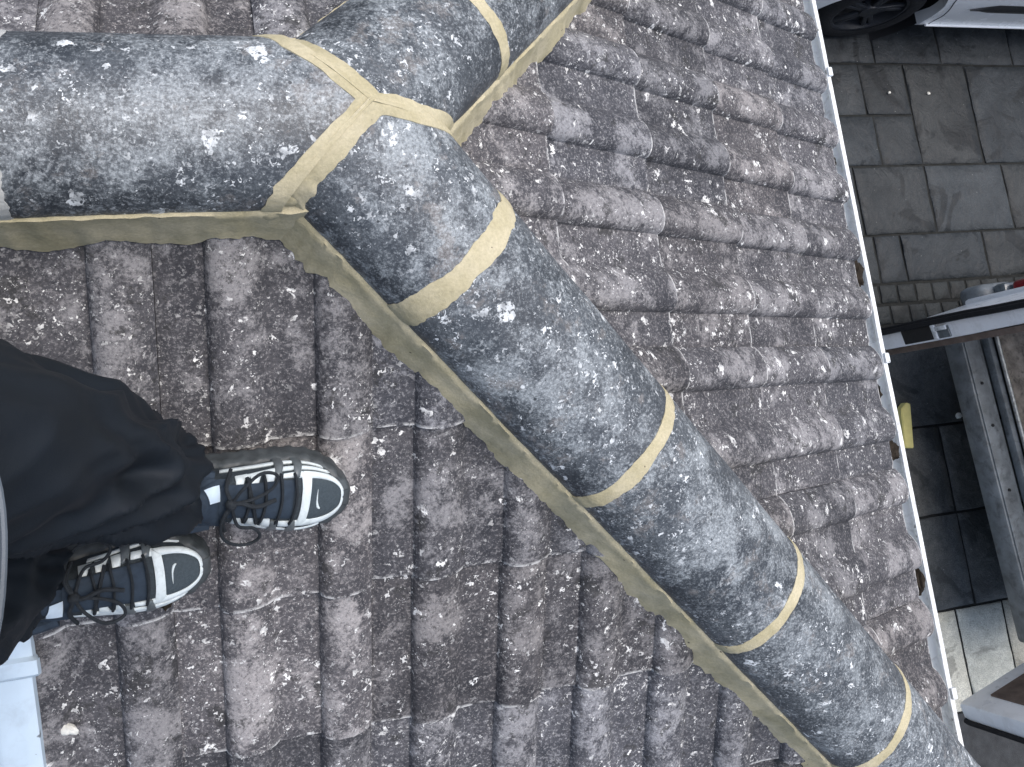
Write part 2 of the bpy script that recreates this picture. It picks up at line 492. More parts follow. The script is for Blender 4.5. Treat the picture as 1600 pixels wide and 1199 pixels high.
def tile_mesh(length, gauge, seed):
    """local frame: u right (x), s down slope (-y), n up (z); origin at tail left corner on the roof plane"""
    rnd = random.Random(seed)
    rows = [(-length, 0.0), (-gauge - 0.004, 0.0), (-gauge * 0.66, 0.0), (-gauge * 0.33, 0.0), (-0.008, 0.0), (-0.0015, -0.0012), (0.0, -0.0045)]
    V, F, W = [], [], []
    nu = len(TILE_U)
    def h(u):
        e = prof(u - (0.15 - ROLLW))
        if u < 0.010: e -= 0.004
        return e
    for s, dn in rows:
        for u in TILE_U:
            chip = 0.0
            if s > -0.002: chip = 0.0012 * nz(u * 60, seed * 3.1, 0.0) + 0.0009 * nz(u * 190, seed * 1.7)
            n = h(u) + dn + s * 0.0125 / gauge * 1.0
            V.append((u, s + chip, n)); W.append(max(0.0, h(u) / ROLLH))
    nr = len(rows)
    for s in (0.0, -length):
        for u in TILE_U:
            V.append((u, s - (0.0006 if s == 0 else 0), h(u) * 0.92 - THICK + s * 0.0125 / gauge)); W.append(0)
    # y is positive down the slope here; flipped when placed
    for r in range(nr - 1):
        for i in range(nu - 1):
            a = r * nu + i
            F.append((a, a + nu, a + nu + 1, a + 1))
    bt = nr * nu; bh = bt + nu; tl = (nr - 1) * nu
    for i in range(nu - 1):
        F.append((tl + i, bt + i, bt + i + 1, tl + i + 1))
        F.append((bt + i, bh + i, bh + i + 1, bt + i + 1))
    F.append(tuple([r * nu for r in range(nr)][::-1] + [bh, bt])[::-1])
    F.append(tuple([r * nu + nu - 1 for r in range(nr)] + [bt + nu - 1, bh + nu - 1])[::-1])
    me = bpy.data.meshes.new('roof_tile')
    me.from_pydata(V, [], F)
    at = me.attributes.new('wear', 'FLOAT', 'POINT')
    at.data.foreach_set('value', W)
    tl_ = [0.0] * len(V)
    for k in range((len(rows) - 2) * nu, len(rows) * nu): tl_[k] = 1.0
    at2 = me.attributes.new('tail', 'FLOAT', 'POINT')
    at2.data.foreach_set('value', tl_)
    bm = bmesh.new(); bm.from_mesh(me)
    bmesh.ops.recalc_face_normals(bm, faces=bm.faces[:])
    bm.to_mesh(me); bm.free()
    me.materials.append(TILE)
    for p in me.polygons: p.use_smooth = True
    me.set_sharp_from_angle(angle=math.radians(42))
    return me

def place_tile(base_me, M, clips, par):
    """M maps the tile's local frame to the world; clips = list of (point, normal) keeping the negative side"""
    co = [M @ v.co for v in base_me.vertices]
    cut = False
    for p, n in clips:
        ds = [(c - p).dot(n) for c in co]
        if min(ds) > -0.01: return None
        if max(ds) > 0: cut = True
    if not cut:
        o = bpy.data.objects.new('roof_tile', base_me)
        COL.objects.link(o)
        o.matrix_basis = M
        set_parent(o, par)
        return o
    bm = bmesh.new(); bm.from_mesh(base_me)
    bmesh.ops.transform(bm, matrix=M, verts=bm.verts)
    for p, n in clips:
        r = bmesh.ops.bisect_plane(bm, geom=bm.verts[:] + bm.edges[:] + bm.faces[:], plane_co=p, plane_no=n, clear_outer=True)
        eds = [g for g in r['geom_cut'] if isinstance(g, bmesh.types.BMEdge)]
        try: bmesh.ops.edgeloop_fill(bm, edges=eds)
        except Exception: pass
        if not bm.verts: bm.free(); return None
    org = sum((v.co for v in bm.verts), Vector()) / len(bm.verts)
    bmesh.ops.translate(bm, vec=-org, verts=bm.verts)
    me = bpy.data.meshes.new('roof_tile')
    bm.to_mesh(me); bm.free()
    me.materials.clear(); me.materials.append(TILE)
    o = bpy.data.objects.new('roof_tile', me)
    COL.objects.link(o)
    o.location = org
    set_parent(o, par)
    return o

house = empty('house', (0.46, 0.0, -3.3), 'house with brown roll tiled hip roof and freshly pointed grey ridge tiles', 'house')

VX = -0.437        # verge (left end of the roof)
EH = 1.4077        # hip eaves
FG, HG = 0.2692, 0.2839
F_TAILS = [(0.4013 + k * 0.238) for k in range(0, 5)]          # plan distances
H_TAILS = [EH - k * 0.251 for k in range(0, 6)]
EF = F_TAILS[-1]

def slope_deck(name, pts):
    return mesh_obj(name, [(x, y, z - 0.03) for x, y, z in pts], [tuple(range(len(pts)))], DECK, house, smooth=False)
e_in = 0.05
front_slope = slope_deck('front_slope', [(VX + .02, -0.02, -0.02 * T), (0.02, -0.02, -0.02 * T), (EF - e_in, -(EF - e_in), -(EF - e_in) * T), (VX + .02, -(EF - e_in), -(EF - e_in) * T)])
hip_slope = slope_deck('hip_slope', [(0.03, 0, -0.03 * T), (EH - e_in, (EH - e_in), -(EH - e_in) * T), (EH - e_in, -(EH - e_in), -(EH - e_in) * T)])
back_slope = slope_deck('back_slope', [(VX + .02, 0.02, -0.02 * T), (0.02, 0.02, -0.02 * T), (EF - e_in, (EF - e_in), -(EF - e_in) * T), (VX + .02, (EF - e_in), -(EF - e_in) * T)])
tag(front_slope, 'front slope with tile columns running down the picture')
tag(hip_slope, 'hip slope falling towards the white gutter')

front_bases = [tile_mesh(FG + 0.07, FG, i) for i in range(4)]
top_bases = [tile_mesh(0.47, FG, 30 + i) for i in range(3)]
hip_bases = [tile_mesh(HG + 0.07, HG, 10 + i) for i in range(4)]
rt = random.Random(3)

def frame(origin, right, down, up):
    m = Matrix.Identity(4)
    for i, ax in enumerate((right, down, up)):
        m[0][i], m[1][i], m[2][i] = ax
    m[0][3], m[1][3], m[2][3] = origin
    return m

def jitter():
    return (Matrix.Translation(Vector((rt.uniform(-.0012, .0012), rt.uniform(-.004, .004), rt.uniform(0, .0018)))) @
            Matrix.Rotation(rt.uniform(-.004, .004), 4, 'Z') @ Matrix.Rotation(rt.uniform(-.005, .005), 4, 'Y'))

S2 = math.sqrt(0.5)
clipF = [(Vector((-0.018, 0, 0)), Vector((S2, S2, 0))), (Vector((VX, 0, 0)), Vector((-1, 0, 0))), (Vector((0, -0.015, 0)), Vector((0, 1, 0)))]
clipB = [(Vector((-0.018, 0, 0)), Vector((S2, -S2, 0))), (Vector((VX - 0.05, 0, 0)), Vector((-1, 0, 0))), (Vector((0, 0.015, 0)), Vector((0, -1, 0)))]
clipH = [(Vector((0.018, 0, 0)), Vector((-S2, -S2, 0))), (Vector((0.018, 0, 0)), Vector((-S2, S2, 0)))]

# front slope : right = +x, down = (0,-c,-s), up = (0,-s,c)
tb = FX0 + 0.3 + ROLLW       # right end of a tile on the front
for yt in F_TAILS:
    for k in range(-3, 8):
        u0 = tb - 0.3 + 0.3 * k
        if u0 + 0.3 < VX or u0 > yt + 0.1: continue
        Mx = frame(Vector((u0, -yt, -yt * T)), Vector((1, 0, 0)), Vector((0, -CP, -SP)), Vector((0, -SP, CP))) @ jitter()
        place_tile(rt.choice(top_bases if yt == F_TAILS[0] else front_bases), Mx, clipF, front_slope)
# back slope : right = -x
for yt in F_TAILS:
    for k in range(-8, 4):
        u0 = 0.087 + 0.3 * k
        if -u0 < VX - 0.05 or -u0 - 0.3 > yt + 0.1: continue
        Mx = frame(Vector((-u0, yt, -yt * T)), Vector((-1, 0, 0)), Vector((0, CP, -SP)), Vector((0, SP, CP))) @ jitter()
        place_tile(rt.choice(top_bases if yt == F_TAILS[0] else front_bases), Mx, clipB, back_slope)
# hip slope : right = +y, down = (c,0,-s), up = (s,0,c)
for j, xt in enumerate(H_TAILS):
    for k in range(-8, 8):
        u0 = HY0 + ROLLW + 0.3 * k
        if u0 > xt + 0.1 or u0 + 0.3 < -xt - 0.1: continue
        Mx = frame(Vector((xt, u0, -xt * T)), Vector((0, 1, 0)), Vector((CP, 0, -SP)), Vector((SP, 0, CP))) @ jitter()
        place_tile(rt.choice(hip_bases), Mx, clipH, hip_slope)

# ------------------------------------------------------------------ ridge and hip cappings
APX = 0.040          # the point where the three cappings meet lies this far along x
KC = 0.73            # crown height over half width
RR = 0.1185           # outer radius
RT = 0.016           # wall
RZ = 0.017           # height of the tile edges above the roof's own line

class Cap:
    """half round run; axis from the apex outwards; ang = plan angle; slope drop per plan metre"""
    def __init__(s, ang, drop):
        d = Vector((math.cos(ang), math.sin(ang), -drop))
        s.pl = 1.0 / d.length                 # plan length per metre along the axis
        s.A = d.normalized()
        s.L = Vector((-math.sin(ang), math.cos(ang), 0))      # lateral, left of the axis
        s.N = s.A.cross(s.L).normalized()
        if s.N.z < 0: s.N = -s.N
        s.O = Vector((0, 0, RZ))
    def pt(s, a, th, r=RR):
        return s.O + s.A * a + (s.L * math.cos(th) + s.N * math.sin(th) * KC) * r
    def mitre(s, th, r=RR, neigh=None):
        """axial position of the mitre plane for the surface angle th; neigh = half angles on (left, right)"""
        lat = r * math.cos(th)
        if neigh == 'r': plan = abs(lat) - APX
        elif neigh == 'h1': plan = max(APX * S2, lat)
        else: plan = max(APX * S2, -lat)
        # point plan-axial = a*pl + (N plan comp)*r*sin
        npl = (s.N.x * s.A.x + s.N.y * s.A.y) / math.hypot(s.A.x, s.A.y)
        return (plan - npl * r * math.sin(th) * KC) / s.pl

D = math.radians
hipdrop = T * S2
cap_ridge = Cap(PI, 0.0)
cap_h1 = Cap(D(-45), hipdrop)
cap_h2 = Cap(D(45), hipdrop)
NB = {'r': 'r', 'h1': 'h1', 'h2': 'h2'}

def cap_shell(name, cap, f0, f1, r, thick, mat, par, na=14, nt=26, th0=0.0, th1=PI, rag=0.0, seed=0, bulge=0.0, oneside=False, lift=None):
    """shell between the axial limits f0(th), f1(th)"""
    V, F = [], []
    def lay(rad):
        b = len(V)
        for i in range(na + 1):
            for j in range(nt + 1):
                th = th0 + (th1 - th0) * j / nt
                a0, a1 = f0(th), f1(th)
                t = i / na
                a = a0 + (a1 - a0) * t
                rr = rad
                if bulge: rr = rad + bulge * ((1 - t ** 3) if oneside else (1 - abs(2 * t - 1) ** 3)) + 0.0012 * nz(a * 60, th * 6, seed)
                else: rr = rad + 0.0012 * nz(a * 7, th * 2.2, seed) + 0.0005 * nz(a * 30, th * 9, seed)
                p = cap.pt(a, th, rr)
                if lift: p.z += lift(th) * (1 - t)
                V.append(p)
        return b
    o = lay(r); n = lay(r - thick)
    W = nt + 1
    for i in range(na):
        for j in range(nt):
            a = o + i * W + j
            F.append((a, a + 1, a + W + 1, a + W))
            c = n + i * W + j
            F.append((c, c + W, c + W + 1, c + 1))
    for j in range(nt):
        F.append((o + j, n + j, n + j + 1, o + j + 1))
        F.append((o + na * W + j, o + na * W + j + 1, n + na * W + j + 1, n + na * W + j))
    for i in range(na):
        F.append((o + i * W, o + (i + 1) * W, n + (i + 1) * W, n + i * W))
        F.append((o + i * W + nt, n + i * W + nt, n + (i + 1) * W + nt, o + (i + 1) * W + nt))
    ctr = sum((Vector(v) for v in V), Vector()) / len(V)
    bm = bmesh.new()
    vs = [bm.verts.new(Vector(v) - ctr) for v in V]
    for f in F:
        try: bm.faces.new([vs[k] for k in f])
        except ValueError: pass
    ob = bm_obj(name, bm, mat, None)
    if name == 'ridge_tile':
        wv = [max(0.0, (Vector(v) - (cap.O + cap.A * (Vector(v) - cap.O).dot(cap.A))).dot(cap.N) / (KC * r)) ** 2 for v in V]
        at = ob.data.attributes.new('wear', 'FLOAT', 'POINT')
        at.data.foreach_set('value', wv)
    ob.location = ctr
    set_parent(ob, par)
    return ob

def const(v): return lambda th: v
G_M = 0.014        # half gap of the mitre joint filled with mortar
def mit(cap, key, extra=0.0, r=RR, wob=0.0, seed=0.0):
    return lambda th: cap.mitre(th, r, NB[key]) + extra + wob * nz(th * 4.0, seed, 0.3) + wob * 0.5 * nz(th * 13, seed, 1.3)

# hip one (lower right): joints from the fit, measured along the axis
DL = math.sqrt(2 + T * T)
J1 = [0.169 * DL, 0.169 * DL + 0.440, 0.169 * DL + 0.880, 0.169 * DL + 1.320, 0.169 * DL + 1.760]
G_J = [0.016, 0.011, 0.010, 0.010, 0.010]
END1 = EH * DL + 0.03
J1[4] = END1 + 0.02
J1 = J1[:4]
prev = mit(cap_h1, 'h1', G_M, wob=0.004, seed=1)
for i, a in enumerate(J1):
    cap_shell('ridge_tile', cap_h1, prev, const(a - G_J[i]), RR, RT, RIDGE, house, na=18, seed=i)
    prev = const(a + G_J[i])
cap_shell('ridge_tile', cap_h1, prev, const(END1), RR, RT, RIDGE, house, seed=9)
# hip two (upper right)
J2 = [0.300, 0.740, 1.180, 1.620]
prev = mit(cap_h2, 'h2', G_M, wob=0.004, seed=2)
for i, a in enumerate(J2):
    cap_shell('ridge_tile', cap_h2, prev, const(a - 0.011), RR, RT, RIDGE, house, na=18, seed=20 + i)
    prev = const(a + 0.011)
cap_shell('ridge_tile', cap_h2, prev, const(END1), RR, RT, RIDGE, house, seed=29)
# ridge
REND = 0.399
cap_shell('ridge_tile', cap_ridge, mit(cap_ridge, 'r', G_M, wob=0.004, seed=3), const(REND), RR, RT, RIDGE, house, na=18, seed=31)

# mortar joints (each proud of the tiles)
def joint(cap, a, w, seed, mat=MORTAR, th0=-0.06, th1=PI + 0.06):
    f0 = lambda th: a - w * (1.0 + 0.34 * nz(th * 2.2, seed, 0.1) + 0.14 * nz(th * 11, seed, 2.1))
    f1 = lambda th: a + w * (1.0 + 0.34 * nz(th * 2.2, seed, 5.1) + 0.14 * nz(th * 11, seed, 7.1))
    cap_shell('mortar_joint', cap, f0, f1, RR + 0.0006, 0.022, mat, house, na=8, nt=90, th0=th0, th1=th1, seed=seed, bulge=0.0014)
for i, a in enumerate(J1): joint(cap_h1, a, (0.0195, 0.0135, 0.012, 0.0125)[i], i + 0.5)
for i, a in enumerate(J2): joint(cap_h2, a, (0.0135, 0.013, 0.012, 0.012)[i], i + 10.5)
# end of the ridge at the gable
f0 = lambda th: REND - 0.006 + 0.004 * nz(th * 9, 4.4)
f1 = lambda th: REND + 0.035
cap_shell('mortar_end', cap_ridge, f0, f1, RR + 0.0006, 0.10, OLDMORTAR, house, na=6, nt=50, seed=44, bulge=0.002)

def mitre_mortar(cap, key, seed, w, side=0):
    f0 = mit(cap, key, -0.004)
    def dz(th):
        p = cap.pt(cap.mitre(th, RR, key), th)
        return RZ + KC * math.sqrt(max(0.0, RR * RR - p.y * p.y)) - p.z
    th_ap = math.acos(max(-1, min(1, -side * APX * S2 / RR)))
    def lift_(th):
        if side * (th_ap - th) >= 0: return dz(th)
        return dz(th_ap) * math.exp(-abs(th - th_ap) / 0.25)
    lift = lift_ if side else None
    f1 = lambda th: cap.mitre(th, RR, NB[key]) + w * (1.0 + 0.28 * nz(th * 2.4, seed, 0.1) + 0.16 * nz(th * 8, seed, 2.1)) 
    cap_shell('mitre_mortar', cap, f0, f1, RR + 0.0012, 0.05, MORTAR, house, na=8, nt=70, th0=-0.05, th1=PI + 0.05, seed=seed, bulge=0.0016, oneside=True, lift=lift)
mitre_mortar(cap_ridge, 'r', 61, 0.021)
mitre_mortar(cap_h1, 'h1', 62, 0.024, -1)
mitre_mortar(cap_h2, 'h2', 63, 0.022, 1)

for sy in (-1, 1):
    bm = bmesh.new()
    for (cx_, cy_, cz_, rx_, ry_, rz_) in ((-0.088, 0.112, RZ - 0.016, 0.030, 0.013, 0.022), (-0.066, 0.100, RZ + 0.010, 0.020, 0.016, 0.020)):
        r = bmesh.ops.create_uvsphere(bm, u_segments=20, v_segments=12, radius=1.0)
        for v in r['verts']:
            k = 1 + 0.25 * nz(v.co.x * 2 + cx_ * 50, v.co.y * 2, 9.0 + sy)
            v.co = Vector((v.co.x * rx_ * k + cx_, (v.co.y * ry_ * k + cy_) * sy, cz_ + v.co.z * rz_))
    bm_obj('mitre_mortar', bm, MORTAR, house)

# bedding mortar along the lower edges: from the tile's edge down on to the roof
def bed(cap, side, a0, a1, surf, seed, n=None, out=0.42):
    n = n or int((a1 - a0) / 0.006)
    K = 7
    V, F = [], []
    for i in range(n + 1):
        a = a0 + (a1 - a0) * i / n
        edge = cap.O + cap.A * a + cap.L * (side * (RR - 0.010)) + Vector((0, 0, 0.004))
        lip = cap.O + cap.A * a + cap.L * (side * (RR + 0.0045 + 0.0025 * nz(a * 40, seed))) + Vector((0, 0, -0.001 + 0.004 * nz(a * 55, seed, 3.3) + 0.004 * nz(a * 16, seed, 4.3)))
        o = out * (1.0 + 0.34 * nz(a * 9.0, seed, 1.0) + 0.24 * nz(a * 34.0, seed, 2.0) + 0.18 * nz(a * 90.0, seed, 3.0))
        q = lip + cap.L * (side * o)
        q.z = surf(q.x, q.y) - 0.004
        dirv = q - lip; t = 1.0
        row = [edge, lip]
        for k in range(1, K):
            f = k / (K - 1)
            p = lip + dirv * (t * f)
            belly = -0.0015 * math.sin(PI * f) + 0.0022 * nz(a * 38, f * 3, seed) + 0.0010 * nz(a * 120, f * 8, seed)
            p = p + cap.L * (side * belly)
            row.append(p)
        V += row
    W = K + 1
    for i in range(n):
        for k in range(W - 1):
            a = i * W + k
            f = (a, a + 1, a + W + 1, a + W)
            F.append(f if side < 0 else f[::-1])
    bm = bmesh.new()
    vs = [bm.verts.new(v) for v in V]
    for f in F: bm.faces.new([vs[k] for k in f])
    return bm_obj('mortar_bed', bm, MORTAR, house, fixn=True, angle=60)

def surf_front(x, y): return y * T + prof_front(x) / CP - 0.006
def surf_back(x, y): return -y * T + prof(-(x) - 0.087 - 0.15 + ROLLW) / CP - 0.006
def surf_hip(x, y): return -x * T + prof_hip(y) / CP - 0.006
bed(cap_ridge, +1, 0.030, REND + 0.06, surf_front, 1.0, out=0.011)      # lateral left of the -x axis is -y
bed(cap_ridge, -1, 0.030, REND + 0.06, surf_back, 2.0, out=0.012)
bed(cap_h1, -1, 0.035, END1, surf_front, 3.0, out=0.023)
bed(cap_h1, +1, 0.10, END1, surf_hip, 4.0, out=0.003)
bed(cap_h2, -1, 0.10, END1, surf_hip, 5.0, out=0.020)
bed(cap_h2, +1, 0.035, END1, surf_back, 6.0, out=0.002)

# ------------------------------------------------------------------ verge, gutter, walls
def verge_unit(y0, y1, w):
    """white verge cap covering one course, sitting over the tile ends"""
    bm = bmesh.new()
    sec = [(-0.075, -0.13), (-0.075, -0.03), (-0.072, 0.022), (-0.060, 0.036), (-0.045, 0.040), (-0.02, 0.040), (-0.006, 0.040), (0.0, 0.036), (0.0015, 0.020)]
    rows = [(y0, -0.004, 0.90), (y0 + (y1 - y0) * 0.5, -0.002, 0.95), (y1 + 0.030, 0.002, 1.0), (y1 + 0.024, 0.010, 1.12), (y1 + 0.004, 0.012, 1.14), (y1, 0.006, 1.10)]
    if True:
        R = []
        for y, dz, sc in rows:
            R.append([bm.verts.new((-0.431 + w * (sc - 1.0) * 4 + (px if px > -0.07 else px * (0.9 + 0.1 * sc)), y, y * T / 1.0 + pz * 1.0 + dz)) for px, pz in sec])
        for a, b in zip(R, R[1:]):
            for k in range(len(sec) - 1): bm.faces.new((a[k], b[k], b[k + 1], a[k + 1]))
        bm.faces.new(R[-1])
    o = bm_obj('verge_cap', bm, VERGE, house)
    return o
vy = [-0.695 + 0.238 * k for k in range(-2, 2)]
for y in vy: verge_unit(y + 0.236, y, 0.012)

def gutter_run(name, p0, p1, outw, par):
    """half round gutter from p0 to p1; outw = unit vector away from the wall"""
    p0, p1, outw = Vector(p0), Vector(p1), Vector(outw)
    R = 0.056
    sec = []
    for k in range(17):
        th = PI + PI * k / 16
        sec.append((R * math.cos(th), R * math.sin(th)))
    bead = [(R + 0.004 * math.cos(a) - 0.001, 0.002 + 0.005 * math.sin(a)) for a in (-1.2, 0.0, 1.2, 2.2)]
    inner = [((R - 0.003) * math.cos(PI + PI * k / 16), (R - 0.003) * math.sin(PI + PI * k / 16)) for k in range(16, -1, -1)]
    loop = sec + bead + [(R - 0.009, 0.004), (R - 0.0095, -0.004)] + inner
    bm = bmesh.new()
    n = 40
    rows = []
    for i in range(n + 1):
        p = p0.lerp(p1, i / n)
        sag = 0.0025 * nz(i * 0.35, 3.0)
        rows.append([bm.verts.new(p + outw * a + Vector((0, 0, b + sag))) for a, b in loop])
    for a, b in zip(rows, rows[1:]):
        m = len(loop)
        for k in range(m): bm.faces.new((a[k], a[(k + 1) % m], b[(k + 1) % m], b[k]))
    return bm_obj(name, bm, UPVC, par)

GX = 1.4135; GZ = -0.778
g1 = gutter_run('gutter', (GX, -1.46, GZ), (GX, 1.46, GZ), (1, 0, 0), house)
g2 = gutter_run('gutter', (VX - 0.04, -EF - 0.006, GZ + 0.03), (1.40, -EF - 0.006, GZ + 0.03), (0, -1, 0), house)
for y in (1.22, 0.439, -0.337, -1.129):
    bm = bmesh.new()
    bm_box(bm, (GX + 0.056, y, GZ + 0.004), (0.014, 0.026, 0.016), 0.003)
    bm_box(bm, (GX + 0.060, y, GZ - 0.02), (0.005, 0.024, 0.05), 0.001)
    for k in range(8):
        th = PI + PI * (k + .5) / 8
        bm_box(bm, (GX + 0.0585 * math.cos(th), y, GZ + 0.0585 * math.sin(th)), (0.004, 0.024, 0.026), 0.0, Matrix.Rotation(-(th), 3, 'Y'))
    b = bm_obj('gutter_bracket', bm, UPVC, g1)
# white drip board showing under the tile ends
box('fascia', (EH - 0.055, 0, -0.86), (0.02, 2.60, 0.20), WOODW, house, 0.002)
box('fascia', (0.45, -EF + 0.06, -0.83), (1.70, 0.02, 0.20), WOODW, house, 0.002)
box('fascia', (0.45, EF - 0.06, -0.83), (1.70, 0.02, 0.20), WOODW, house, 0.002)
# walls with a gable at the left
wl, wr, wy, wz0 = -0.38, 1.22, 1.18, -3.29
zt = -0.02 - wy * T - 0.06
V = [(wl, -wy, wz0), (wr, -wy, wz0), (wr, wy, wz0), (wl, wy, wz0), (wl, -wy, zt), (wr, -wy, zt - .02), (wr, wy, zt - .02), (wl, wy, zt), (wl, 0, -0.09)]
F = [(0, 1, 5, 4), (1, 2, 6, 5), (2, 3, 7, 6), (3, 0, 4, 8, 7), (3, 2, 1, 0)]
mesh_obj('wall', V, F, BRICK, house, smooth=False)

# moss and silt in the gutter
def clump(name, c, s, mat, label, cat, seed, group=None, flat=1.0, sub=3, amp=0.35):
    bm = bmesh.new()
    bmesh.ops.create_icosphere(bm, subdivisions=sub, radius=1.0)
    for v in bm.verts:
        d = 1 + amp * fbm(v.co.x * 1.6 + seed * 7, v.co.y * 1.6, v.co.z * 1.6) + 0.12 * nz(v.co.x * 5, v.co.y * 5 + seed, v.co.z * 5)
        v.co = Vector((v.co.x * s[0] * d, v.co.y * s[1] * d, v.co.z * s[2] * d))
    o = bm_obj(name, bm, mat, None)
    o.location = c
    tag(o, label, cat, group)
    return o

# ------------------------------------------------------------------ ground
gz = -3.3
gr = mesh_obj('ground', [(-400, -400, gz - 0.045), (400, -400, gz - 0.045), (400, 400, gz - 0.045), (-400, 400, gz - 0.045)], [(0, 1, 2, 3)], GROUND, smooth=False)
tag(gr, kind='structure')
pv = mesh_obj('paving', [(-1.2, -2.125, gz - 0.012), (8.2, -2.125, gz - 0.012), (8.2, 4.0, gz - 0.012), (-1.2, 4.0, gz - 0.012)], [(0, 1, 2, 3)], BED, smooth=False)
tag(pv, kind='structure')
rf = random.Random(11)

def flag(x0, x1, y0, y1, mat, name='flagstone', gap=0.007, amp=0.006, res=0.055, thick=0.04):
    nx = max(3, int((x1 - x0) / res)); ny = max(3, int((y1 - y0) / res))
    seed = rf.uniform(0, 100)
    tx, ty = rf.uniform(-.008, .008), rf.uniform(-.008, .008)
    cx, cy = (x0 + x1) / 2, (y0 + y1) / 2
    hx, hy = (x1 - x0) / 2 - gap, (y1 - y0) / 2 - gap
    V, F = [], []
    us = [-1 + 2 * i / nx for i in range(nx + 1)]; vs = [-1 + 2 * j / ny for j in range(ny + 1)]
    ex = 1 - 0.010 / hx; ey = 1 - 0.010 / hy
    us = [-1, -ex] + us[1:-1] + [ex, 1]; vs = [-1, -ey] + vs[1:-1] + [ey, 1]
    for u in us:
        for v in vs:
            x = u * hx; y = v * hy
            wob = 0.004
            if abs(u) > 0.999: x += wob * nz(v * 3, seed, 1)
            if abs(v) > 0.999: y += wob * nz(u * 3, seed, 2)
            z = amp * fbm((x + cx) * 5 + seed, (y + cy) * 5, seed, 4) + x * tx + y * ty
            lay = fbm((x + cx) * 2.2 + seed, (y + cy) * 3.1, seed + 5, 3)
            z += amp * 0.6 * (math.floor(lay * 4) / 4)
            if abs(u) > 0.999 or abs(v) > 0.999: z -= 0.007
            V.append((x, y, z))
    A, B = len(us), len(vs)
    for i in range(A - 1):
        for j in range(B - 1):
            a = i * B + j
            F.append((a, a + B, a + B + 1, a + 1))
    rim = [i * B for i in range(A)] + [(A - 1) * B + j for j in range(1, B)] + [i * B + B - 1 for i in range(A - 2, -1, -1)] + [j for j in range(B - 2, 0, -1)]
    b0 = len(V)
    for r in rim: V.append((V[r][0], V[r][1], -thick + 0.0))
    m = len(rim)
    for k in range(m): F.append((rim[k], b0 + k, b0 + (k + 1) % m, rim[(k + 1) % m]))
    me = bpy.data.meshes.new(name)
    me.from_pydata(V, [], F)
    bm = bmesh.new(); bm.from_mesh(me); bmesh.ops.recalc_face_normals(bm, faces=bm.faces[:]); bm.to_mesh(me); bm.free()
    o = link_mesh(name, me, mat, None, True, 50)
    o.location = (cx, cy, gz)
    set_parent(o, pv)
    return o

def row(y0, y1, joints, mat, lo=1.28, hi=8.0):
    js = sorted(joints)
    while js[0] - lo > 0.5: js.insert(0, js[0] - rf.uniform(0.36, 0.66))
    js.insert(0, lo)
    while hi - js[-1] > 0.5: js.append(js[-1] + rf.uniform(0.38, 0.66))
    js.append(hi)
    for a, b in zip(js, js[1:]):
        if b - a > 0.05: flag(a, b, y0, y1, mat)
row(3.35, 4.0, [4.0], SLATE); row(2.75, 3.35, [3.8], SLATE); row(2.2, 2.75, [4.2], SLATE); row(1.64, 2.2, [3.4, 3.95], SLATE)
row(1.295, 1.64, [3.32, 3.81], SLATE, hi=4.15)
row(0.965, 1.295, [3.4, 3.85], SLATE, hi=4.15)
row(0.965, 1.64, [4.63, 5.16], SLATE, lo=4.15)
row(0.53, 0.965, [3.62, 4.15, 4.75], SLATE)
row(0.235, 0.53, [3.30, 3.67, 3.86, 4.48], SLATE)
for r, (ya, yb) in enumerate(((0.112, 0.232), (-0.012, 0.108))):
    x = 1.30 + 0.06 * r
    while x < 8.0:
        w = rf.uniform(0.112, 0.134)
        flag(x, x + w, ya, yb, SETT, 'sett', 0.008, 0.004, 0.05)
        x += w
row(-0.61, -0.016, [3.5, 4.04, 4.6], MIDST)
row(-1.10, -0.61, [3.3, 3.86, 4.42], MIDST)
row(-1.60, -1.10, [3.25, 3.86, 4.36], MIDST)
row(-2.12, -1.60, [3.25, 3.72, 4.04, 4.5], SAND)

# ------------------------------------------------------------------ parked white car (upper right)
def lathe_y(bm, c, prof_, seg=40):
    """revolve (radius, y) pairs about an axis parallel to y through c"""
    rings = []
    for r, y in prof_:
        rings.append([bm.verts.new((c[0] + r * math.cos(2 * PI * k / seg), c[1] + y, c[2] + r * math.sin(2 * PI * k / seg))) for k in range(seg)])
    for a, b in zip(rings, rings[1:]):
        for k in range(seg): bm.faces.new((a[k], a[(k + 1) % seg], b[(k + 1) % seg], b[k]))

def wheel(par, c, out, R=0.31, W=0.20, spokes=5):
    """c on the wheel's outer face; out = -1/+1 direction of the outer face along y"""
    w = empty('wheel', c); w.parent = None
    set_parent(w, par)
    bm = bmesh.new()
    s = -out
    rim = R * 0.66
    lathe_y(bm, c, [(rim, 0.0), (rim + 0.012, s * -0.004), (R * 0.86, s * -0.006), (R - 0.016, s * 0.012), (R, s * 0.04), (R, s * (W - 0.04)), (R - 0.016, s * (W - 0.01)), (rim, s * W)])
    bm_obj('tyre', bm, RUBBER, w)
    bm = bmesh.new()
    lathe_y(bm, c, [(rim + 0.002, 0.003 * s), (rim - 0.014, 0.006 * s), (rim - 0.022, s * 0.06), (0.07, s * 0.085), (0.0001, s * 0.085)])
    for k in range(spokes):
        a = 2 * PI * k / spokes + 0.3
        for da in (-0.13, 0.13):
            d = Vector((math.cos(a + da), 0, math.sin(a + da)))
            L = rim - 0.035
            rot = Matrix.Rotation(-(a + da * 0.6), 3, 'Y')
            bm_box(bm, Vector(c) + d * (L * 0.5 + 0.025) + Vector((0, s * 0.030, 0)), (L, 0.026, 0.030), 0.006, rot)
    lathe_y(bm, c, [(0.0001, s * 0.008), (0.055, s * 0.010), (0.062, s * 0.03), (0.062, s * 0.08)], 24)
    bm_obj('rim', bm, ALLOY, w)
    return w

